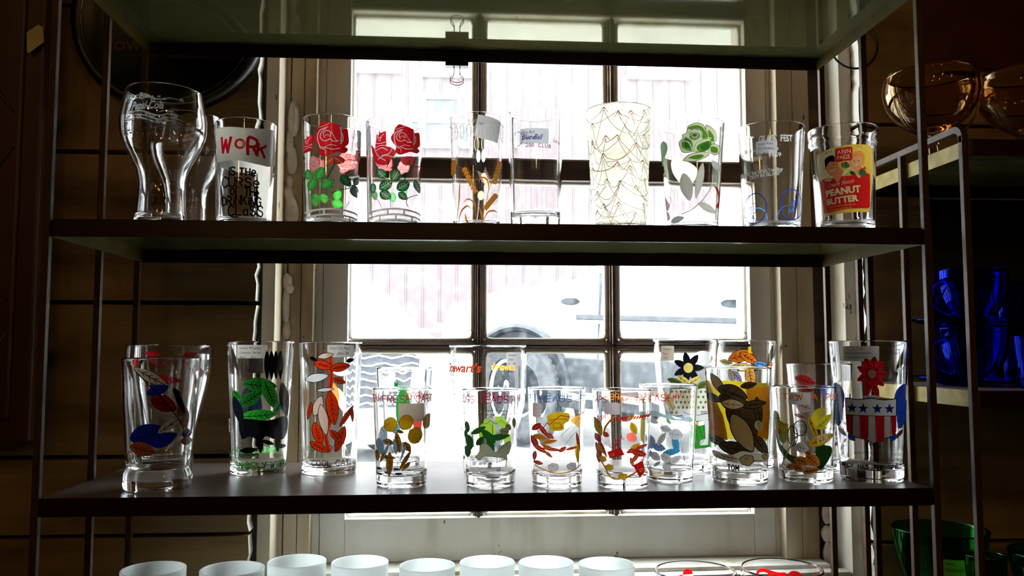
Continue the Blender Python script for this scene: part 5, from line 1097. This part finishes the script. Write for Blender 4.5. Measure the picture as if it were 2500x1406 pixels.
e = empty('carved_panel', (-0.66, 0.22, 1.0), 'carved red-brown wooden panel hanging at far left edge', 'panel')
mb = MB(); mb.box(-0.12, 0.085, 0.0, 0.03, 0.03, 1.2, M['carved'], 0.004); mb.box(-0.12, 0.062, -0.006, 0.0, 0.06, 1.17, M['carved'], 0.003); mb.build('board', e)
for i in range(9):
    z0 = 0.09+i*0.118
    for sx in (-1,):
        mb = MB(); q0 = (0.055, -0.007, z0); P = [(0.056-0.040*sin(k/8*pi/2), -0.008, z0+0.075*k/8 if i % 2 else z0+0.075-0.075*k/8) for k in range(9)]
        mb.tube(P, [0.0008+0.0026*sin(pi*k/8) for k in range(9)], M['carved'], 6); mb.build('carved_leaf_vein', e, smooth=True)
mb = MB(); P = [(0.056, 0.060), (0.050, 0.068), (0.045, 0.092), (0.062, 0.106), (0.076, 0.104), (0.0785, 0.085)]
P = [(-0.5945-0.0, 1.522), (-0.5920, 1.522), (-0.5755, 1.537), (-0.5770, 1.556), (-0.5825, 1.559), (-0.5960, 1.548)]
mb.prism([(x+0.585, z-1.54) for x, z in P], -0.0004, 0.0004, M['tag']); o = mb.build('paper_tag'); o.location = (-0.583, 0.2125, 1.54); o.rotation_euler.z = 0.1
tag(o, 'small yellowed paper tag stuck to the carved panel at upper left', 'tag')
# the tin panel
mb = MB(); mb.box(-0.24, 0.24, 0, 0.008, -0.155, 0.155, M['redtin'], 0.002); o = mb.build('tin_panel'); o.location = (0.872, 0.288, 1.714); tag(o, 'dark red painted tin panel on the wall above the amber goblets', 'sign')
# hanging wire hoop
mb = MB(); mb.tube([(0.036*cos(a/48*2*pi), 0, 0.036*sin(a/48*2*pi)) for a in range(48)], 0.0016, M['blackenamel'], 8, True); o = mb.build('wire_hoop', smooth=True); o.location = (0.532, 0.2925, 1.592); tag(o, 'thin black wire hoop hanging on the wall right of the window', 'hoop')
# black sheet put in to fill the dark space between the right unit's shelves
mb = MB(); mb.box(-0.15, 0.15, 0, 0.008, 0, 0.2455, M['blackenamel'], 0.002); o = mb.build('black_fill'); o.location = (0.735, 0.2035, 1.1025); tag(o, 'plain black sheet filling the dark space behind the blue glass on the right unit', 'board')

# ================================================================ glass on the right unit
def stem_goblet(x, y, label, first):
    e = empty('amber_goblet', (x, y, NZ[3+1]), label, 'goblet', 'amber iridescent goblets')
    out = [(0.030, 0.0), (0.031, 0.0015), (0.022, 0.004), (0.008, 0.007), (0.0055, 0.012), (0.0055, 0.022), (0.0085, 0.030), (0.016, 0.038), (0.030, 0.047), (0.043, 0.058), (0.052, 0.072), (0.0562, 0.088), (0.0565, 0.098), (0.0545, 0.109), (0.052, 0.114)]
    inn = [(0.050, 0.1145), (0.0505, 0.111), (0.0535, 0.098), (0.0532, 0.088), (0.049, 0.073), (0.040, 0.060), (0.028, 0.050), (0.014, 0.043), (0, 0.040)]
    mb = MB(); mb.lathe([(0, 0.001)]+out+inn, M['amber'], 80); mb.build('bowl', e, smooth=True)
    mb = MB()
    for sg in (-1, 1):
        P = [(sg*(0.0105+0.044*sin(k/12*1.45)), -0.012, 0.032+0.052*(1-cos(k/12*1.5))) for k in range(13)]
        mb.tube(P, [0.0016+0.0006*(k % 2) for k in range(13)], M['amber'], 8)
    mb.build('rib', e, smooth=True)
    return e
stem_goblet(0.5455, 0.125, 'wide smoky amber goblet standing at left end of the right unit top shelf', 1)
stem_goblet(0.664, 0.115, 'smoky amber goblet at the right picture edge beside a matching one', 2)
def handle(mb, x, y, z0, z1, out, r, mat, dirn=(-1, 0)):
    P = []
    for k in range(13):
        a = pi*k/12; P.append((x+dirn[0]*out*sin(a), y+dirn[1]*out*sin(a), z1+(z0-z1)*(1-cos(a))/2))
    mb.tube(P, r, mat, 8)
def blue_cup(x, y, z, label):
    e = empty('blue_glass_cup', (x, y, z), label, 'cup', 'cobalt blue glass cups')
    mb = MB(); mb.lathe(glass_prof([(0.021, 0.002), (0.028, 0.012), (0.036, 0.026), (0.0395, 0.04), (0.0405, 0.052), (0.041, 0.066)], 0.0028, 0.006), M['cobalt'], 64); mb.build('bowl', e, smooth=True)
    mb = MB(); handle(mb, -0.034, -0.012, 0.012, 0.052, 0.024, 0.004, M['cobalt']); mb.build('handle', e, smooth=True)
    return e
def saucer(x, y, z, label):
    mb = MB(); mb.lathe([(0, 0.001), (0.022, 0), (0.026, 0.001), (0.046, 0.0055), (0.056, 0.009), (0.0565, 0.0105), (0.046, 0.0085), (0.026, 0.004), (0, 0.0035)], M['cobalt'], 64)
    o = mb.build('blue_glass_saucer', smooth=True); o.location = (x, y, z); tag(o, label, 'saucer', 'cobalt blue saucers')
saucer(0.5800, 0.135, NZ[3]+0.0005, 'cobalt blue glass saucer lying on the shelf under the lower cup')
blue_cup(0.5930, 0.135, NZ[3]+0.0060, 'lower cobalt blue glass cup of the stack beside the shield glass')
saucer(0.5790, 0.135, NZ[3]+0.0715, 'cobalt blue glass saucer balanced on the lower cup')
blue_cup(0.5950, 0.135, NZ[3]+0.0775, 'upper cobalt blue glass cup topping the stack')
for x, y, r, H, lab in ((0.668, 0.085, 0.036, 0.088, 'short cobalt blue tumbler at the right picture edge'), (0.676, 0.160, 0.035, 0.130, 'tall cobalt blue tumbler behind the short blue one at right edge'), (0.612, 0.045, 0.026, 0.060, 'little cobalt blue glass in front on the right unit')):
    vessel('blue_tumbler', x, y, NZ[3], r, r*0.8, H, lab, 'tumbler', mat='cobalt', wall=0.0025, group='cobalt blue tumblers')
def green_bowl(x, y, r, H, label, tags, name='green_glass_bowl', cat='bowl'):
    ou = [(r*0.5, 0.002), (r*0.68, 0.02*H/0.09), (r*0.85, 0.045*H/0.09), (r*0.95, 0.07*H/0.09), (r, H)]
    e, R = vessel(name, x, y, NZ[2], r, r*0.5, H, label, cat, outer=ou, mat='green_glass', wall=0.003, base=0.007)
    k = 1850.0
    for u0, u1, z0, z1, lines, col in tags:
        p = Print(R, H, (0, 0, r*k, r*k, H*k, 0))
        p.poly([(u0*r*k, (H-z1)*k), (u1*r*k, (H-z1)*k), (u1*r*k, (H-z0)*k), (u0*r*k, (H-z0)*k)], col, smooth=False)
        for i, t in enumerate(lines): p.text(t, u0*r*k+3, (H-z1)*k+13+i*15, 9, (0.12, 0.07, 0.01), shear=0.2, sx=0.8)
        o = p.build(e, 'price_sticker'); o['label'] = 'yellow handwritten price sticker'
    return e
TY = (0.62, 0.58, 0.12)
green_bowl(0.5735, 0.188, 0.0575, 0.094, 'green glass bowl with yellow price sticker on the lower shelf of right unit', [(0.05, 0.62, 0.035, 0.066, ['New', 'Martinsville'], TY), (0.62, 0.93, 0.055, 0.069, ['GEN 12'], TY)])
green_bowl(0.565, 0.083, 0.0225, 0.086, 'small green glass tumbler in front of the stickered green bowl', [], 'green_tumbler', 'tumbler')
green_bowl(0.668, 0.10, 0.055, 0.082, 'dark green glass bowl with orange-yellow sticker at lower right corner', [(-0.55, 0.55, 0.028, 0.058, ['New', 'Martinsville'], (0.62, 0.42, 0.12))])

# ================================================================ outside
mb = MB(); mb.box(-14, 16, 0.62, 30, 0.3, 0.5, M['ground']); struct(mb.build('ground'), 'pale bright pavement outside', 'ground')
e = empty('neighbouring_building', (1.5, 14.0, 0.5), 'pale pink sided building across the yard with white window trim', 'building')
mb = MB(); mb.box(-10, 12, 0, 3, 0, 9, M['siding'])
mb.build('wall', e)
mb = MB()
for i in range(74): mb.box(-9.9+i*0.3, -9.88+i*0.3, -0.014, 0.0, 0, 9, M['siding'])
mb.build('batten', e)
for (x0, x1, z0, z1) in ((-0.55, 0.0, 4.85, 5.65), (-1.9, -1.1, 6.2, 7.6), (-0.55, 0.35, 6.15, 7.6), (3.2, 4.3, 6.2, 7.6)):
    mb = MB(); X0, X1, a, b = x0-1.5, x1-1.5, z0-0.5, z1-0.5; t = 0.09
    mb.box(X0-t, X1+t, -0.07, 0.0, b, b+t, M['whitetrim']); mb.box(X0-t, X1+t, -0.10, 0.0, a-t, a, M['whitetrim']); mb.box(X0-t, X0, -0.07, 0.0, a, b, M['whitetrim']); mb.box(X1, X1+t, -0.07, 0.0, a, b, M['whitetrim'])
    mb.box(X0, X1, -0.05, -0.02, (a+b)/2-0.04, (a+b)/2+0.04, M['whitetrim']); w_ = mb.build('window_frame', e)
    mb = MB(); mb.box(X0, X1, -0.018, -0.003, a, b, M['outpane'] if z1 < 6 else M['whitetrim']); mb.build('shade' if z1 > 6 else 'window_pane', w_)

def wheel(name, parent, x, y, z, r, wd, side=-1):
    """wheel with axle along local y"""
    def ax(mb): mb.v = [(vx+x, vz+y, vy+z) for vx, vy, vz in mb.v]; return mb
    mb = MB(); mb.lathe([(r*0.62, -wd/2), (r*0.9, -wd/2), (r*0.97, -wd*0.42), (r, -wd*0.3), (r, wd*0.3), (r*0.97, wd*0.42), (r*0.9, wd/2), (r*0.62, wd/2)], M['tyre'], 48)
    for k in range(48):
        a = 2*pi*k/48
        for d in (-wd*0.25, 0, wd*0.25):
            q = MB(); q.box(r-0.004, r+0.008, -0.012, 0.008, d-wd*0.09, d+wd*0.09, M['tyre'])
            mb.add([(vx*cos(a)-vy*sin(a), vx*sin(a)+vy*cos(a), vz) for vx, vy, vz in q.v], q.f, M['tyre'])
    t = ax(mb).build(name, parent, ang=0.6)
    mb = MB(); mb.lathe([(0, side*wd*0.30), (r*0.16, side*wd*0.30), (r*0.2, side*wd*0.2), (r*0.5, side*wd*0.22), (r*0.58, side*wd*0.42), (r*0.63, side*wd*0.45), (r*0.63, side*-wd*0.4), (0, side*-wd*0.3)], M['carchrome'], 48)
    for k in range(6):
        a = 2*pi*k/6; mb.lathe([(0, side*wd*0.33), (r*0.05, side*wd*0.33), (r*0.05, side*wd*0.15)], M['cardark'], 12, c=(r*0.33*cos(a), r*0.33*sin(a), 0))
    ax(mb).build('hub_cap', t, smooth=True)
# estate car seen from the side: body section swept along its length (local x = length, -y = near side)
def sweep(mb, secs, mat):
    n = len(secs[0][1]); vs = [(x, y, z) for x, S in secs for y, z in S]; fs = []
    for i in range(len(secs)-1):
        for k in range(n-1): fs.append([i*n+k, i*n+k+1, (i+1)*n+k+1, (i+1)*n+k])
    fs += [list(range(n)), list(range((len(secs)-1)*n, len(secs)*n))]
    mb.add(vs, fs, mat)
e = empty('parked_car', (1.98, 4.63, 0.5), 'white car parked side-on outside the right-hand panes', 'car'); e.rotation_euler = (0, radians(2.5), radians(-38))
def sec(w, z0, zb, zt, wr):   # lower body cross section
    return [(-w+0.05, z0), (-w, z0+0.06), (-w-0.02, (z0+zb)/2), (-w+0.005, zb-0.06), (-w+0.03, zb), (-wr, zt-0.07), (-wr+0.12, zt), (wr-0.12, zt), (wr, zt-0.07), (w-0.03, zb), (w, zb-0.1), (w, z0+0.06), (w-0.05, z0)]
mb = MB()
sweep(mb, [(-2.15, sec(0.72, 0.35, 0.78, 0.80, 0.66)), (-2.05, sec(0.80, 0.25, 0.88, 0.90, 0.70)), (-1.5, sec(0.86, 0.24, 1.0, 1.02, 0.74)), (-0.95, sec(0.87, 0.24, 1.06, 1.10, 0.74)), (-0.45, sec(0.88, 0.24, 1.10, 1.52, 0.66)), (0.2, sec(0.88, 0.24, 1.11, 1.60, 0.64)), (1.2, sec(0.88, 0.24, 1.11, 1.58, 0.64)), (1.9, sec(0.86, 0.26, 1.08, 1.45, 0.62)), (2.2, sec(0.78, 0.32, 1.0, 1.04, 0.62))], M['carwhite'])
body = mb.build('body', e, ang=0.5)
for x0, x1 in ((-0.45, 0.28), (0.36, 1.4)):
    mb = MB(); mb.prism([(x0+0.12 if x0 < 0 else x0, 1.16), (x1, 1.16), (x1, 1.50), (x0+0.30 if x0 < 0 else x0, 1.50)], -0.03, 0.0, M['carglass'])
    mb.v = [(x, -0.86+(z-1.12)*0.46+y, z) for x, y, z in mb.v]; mb.build('side_window', e)
for xc in (-0.75, 0.32, 1.3):
    mb = MB(); mb.box(xc-0.004, xc+0.004, -0.897, -0.87, 0.42, 1.1, M['cardark']); mb.build('door_gap', e)
for xc in (-0.95, 0.12):
    mb = MB(); mb.lathe([(0, -0.012), (0.085, -0.012), (0.11, 0.0), (0.085, 0.004), (0, 0.004)], M['carchrome'], 32, sq=(1, 0.42)); mb.v = [(x+xc, z-0.903, y+0.93) for x, y, z in mb.v]
    h = mb.build('door_handle', e, smooth=True)
    mb = MB(); mb.tube([(xc-0.10, -0.925, 0.935), (xc-0.05, -0.945, 0.95), (xc+0.05, -0.945, 0.95), (xc+0.10, -0.925, 0.935)], 0.014, M['carwhite'], 8); mb.lathe([(0, 0), (0.07, 0), (0, 0.001)], M['cardark'], 24, c=(0, 0, 0), sq=(1, 0.35))
    k = len(mb.v)-24*1-2
    mb.v = [v if i < 32 else (v[0]+xc, -0.9165, v[1]+0.915) for i, v in enumerate(mb.v)]; mb.build('handle_bar', h)
mb = MB(); mb.box(-0.9, 2.0, -0.925, -0.89, 0.80, 0.835, M['cargrey'], 0.006); mb.box(-0.9, 2.0, -0.92, -0.89, 0.775, 0.80, M['carchrome'], 0.004); mb.build('trim_reflection_strip', e)  # chrome trim, with a dark strip painting reflections along the body side
mb = MB(); mb.box(-1.0, 1.9, -0.915, -0.85, 0.24, 0.56, M['cargrey'], 0.01); mb.build('lower_shade_band', e)  # dark band put in for the shaded underside and its reflections
mb = MB(); mb.box(-0.95, 0.95, -0.955, -0.9, 0.30, 0.345, M['carchrome'], 0.01); mb.build('side_step', e)
for xw in (-1.35, 1.45):
    mb = MB(); mb.tube([(xw+0.40*cos(a), -0.905, 0.34+0.40*sin(a)) for a in [pi*k/20 for k in range(21)]], 0.03, M['cargrey'], 8); disc_b = len(mb.v)
    mb.lathe([(0, 0), (0.39, 0), (0, 0.001)], M['cardark'], 40); mb.v[disc_b:] = [(x+xw, -0.898, y+0.34) for x, y, z in mb.v[disc_b:]]
    mb.build('wheel_arch', e); wheel('wheel', e, xw, -0.84, 0.33, 0.33, 0.2); wheel('wheel', e, xw, 0.80, 0.33, 0.33, 0.18, 1)
# white car facing the window on the left
e = empty('parked_car', (-0.66, 3.4, 0.5), 'white car facing the window behind the left-hand panes, dark mesh grille', 'car'); e.rotation_euler = (0, 0, radians(33))
mb = MB()
def fs_(y, w, z0, z1):
    return (y, w, z0, z1)
secs = []
for y, w, z0, z1 in ((0.0, 0.60, 0.22, 0.50), (0.05, 0.78, 0.16, 0.66), (0.16, 0.84, 0.14, 0.74), (0.45, 0.88, 0.16, 0.82), (0.8, 0.90, 0.2, 1.02), (1.15, 0.90, 0.2, 1.12), (1.6, 0.88, 0.2, 1.62), (2.2, 0.88, 0.2, 1.78), (3.6, 0.88, 0.2, 1.76), (4.2, 0.84, 0.2, 1.5)):
    wt = w*0.88 if z1 < 1.2 else w*0.80
    secs.append((y, [(-w*0.96, z0), (-w, z0+0.08), (-w, min(z1, 0.9)*0.82), (-wt, z1-0.04), (-wt*0.86, z1), (wt*0.86, z1), (wt, z1-0.04), (w, min(z1, 0.9)*0.82), (w, z0+0.08), (w*0.96, z0)]))
n = 10; vs = [(x, y, z) for y, S in secs for x, z in S]; fs = []
for i in range(len(secs)-1):
    for k in range(n): fs.append([i*n+k, i*n+(k+1) % n, (i+1)*n+(k+1) % n, (i+1)*n+k])
fs += [list(range(n)), list(range((len(secs)-1)*n, len(secs)*n))]
mb.add(vs, fs, M['carwhite']); mb.build('body', e, ang=0.6)
mb = MB(); G = [(-0.50, 0.60), (-0.46, 0.42), (-0.36, 0.345), (0.36, 0.345), (0.46, 0.42), (0.50, 0.60), (0.44, 0.635), (-0.44, 0.635)]
mb.prism(G, -0.035, 0.06, M['cardark']); g = mb.build('grille', e)
mb = MB()
for k in range(7):
    z = 0.37+k*0.04; hw = 0.36+0.12*min(1, k/3.5); mb.tube([(-hw+2*hw*q/24, -0.042, z+0.008*sin(q*1.5+k)) for q in range(25)], 0.0055, M['carchrome'], 6)
mb.build('grille_slat', g)
mb = MB(); mb.tube([(x, -0.04, z) for x, z in catmull(G, True, 4)], 0.012, M['carwhite'], 8, True); mb.build('grille_surround', g)
mb = MB(); mb.tube([(0.085*cos(a/36*2*pi), -0.055, 0.5+0.085*sin(a/36*2*pi)) for a in range(36)], 0.011, M['carchrome'], 8, True); mb.build('round_badge', e)
for sx in (-1, 1):
    mb = MB(); bm = bmesh.new(); bmesh.ops.create_uvsphere(bm, u_segments=24, v_segments=12, radius=1)
    for v in bm.verts: v.co = Vector((sx*0.66+v.co.x*0.13, 0.075+v.co.y*0.06, 0.56+v.co.z*0.06+sx*v.co.x*0.02))
    mb.bm(bm, M['carglass']); mb.build('headlamp', e, smooth=True)
for sx in (-1, 1):
    mb = MB(); mb.lathe([(0.0, -0.1), (0.3, -0.1), (0.32, -0.06), (0.32, 0.06), (0.3, 0.1), (0, 0.1)], M['tyre'], 40); mb.v = [(z+sx*0.80, y+0.85, x+0.32) for x, y, z in mb.v]; mb.build('wheel', e, ang=0.6)
# a red car further off, seen past the white ones
e = empty('parked_car', (1.2, 9.4, 0.5), 'red car far behind, glimpsed left of the white side-on car', 'car'); e.rotation_euler = (0, 0, radians(55))
mb = MB(); sweep(mb, [(-2.1, sec(0.7, 0.3, 0.8, 0.82, 0.6)), (-1.2, sec(0.85, 0.25, 0.98, 1.0, 0.7)), (-0.5, sec(0.86, 0.25, 1.0, 1.42, 0.62)), (0.9, sec(0.86, 0.25, 1.0, 1.45, 0.62)), (1.6, sec(0.84, 0.25, 0.98, 1.02, 0.66)), (2.1, sec(0.74, 0.3, 0.9, 0.92, 0.62))], M['carred']); mb.build('body', e, ang=0.5)
for x0, x1 in ((-0.35, 0.3), (0.36, 1.0)):
    mb = MB(); mb.prism([(x0, 1.04), (x1, 1.04), (x1-0.05, 1.34), (x0+0.12, 1.34)], -0.03, 0, M['carglass']); mb.v = [(x, -0.83+(z-1.0)*0.5+y, z) for x, y, z in mb.v]; mb.build('side_window', e)
for xw in (-1.3, 1.25): wheel('wheel', e, xw, -0.82, 0.31, 0.31, 0.2)
mb = MB(); mb.box(-2.12, -2.02, -0.62, -0.35, 0.6, 0.74, M['amberlamp'], 0.02); mb.build('lamp', e)
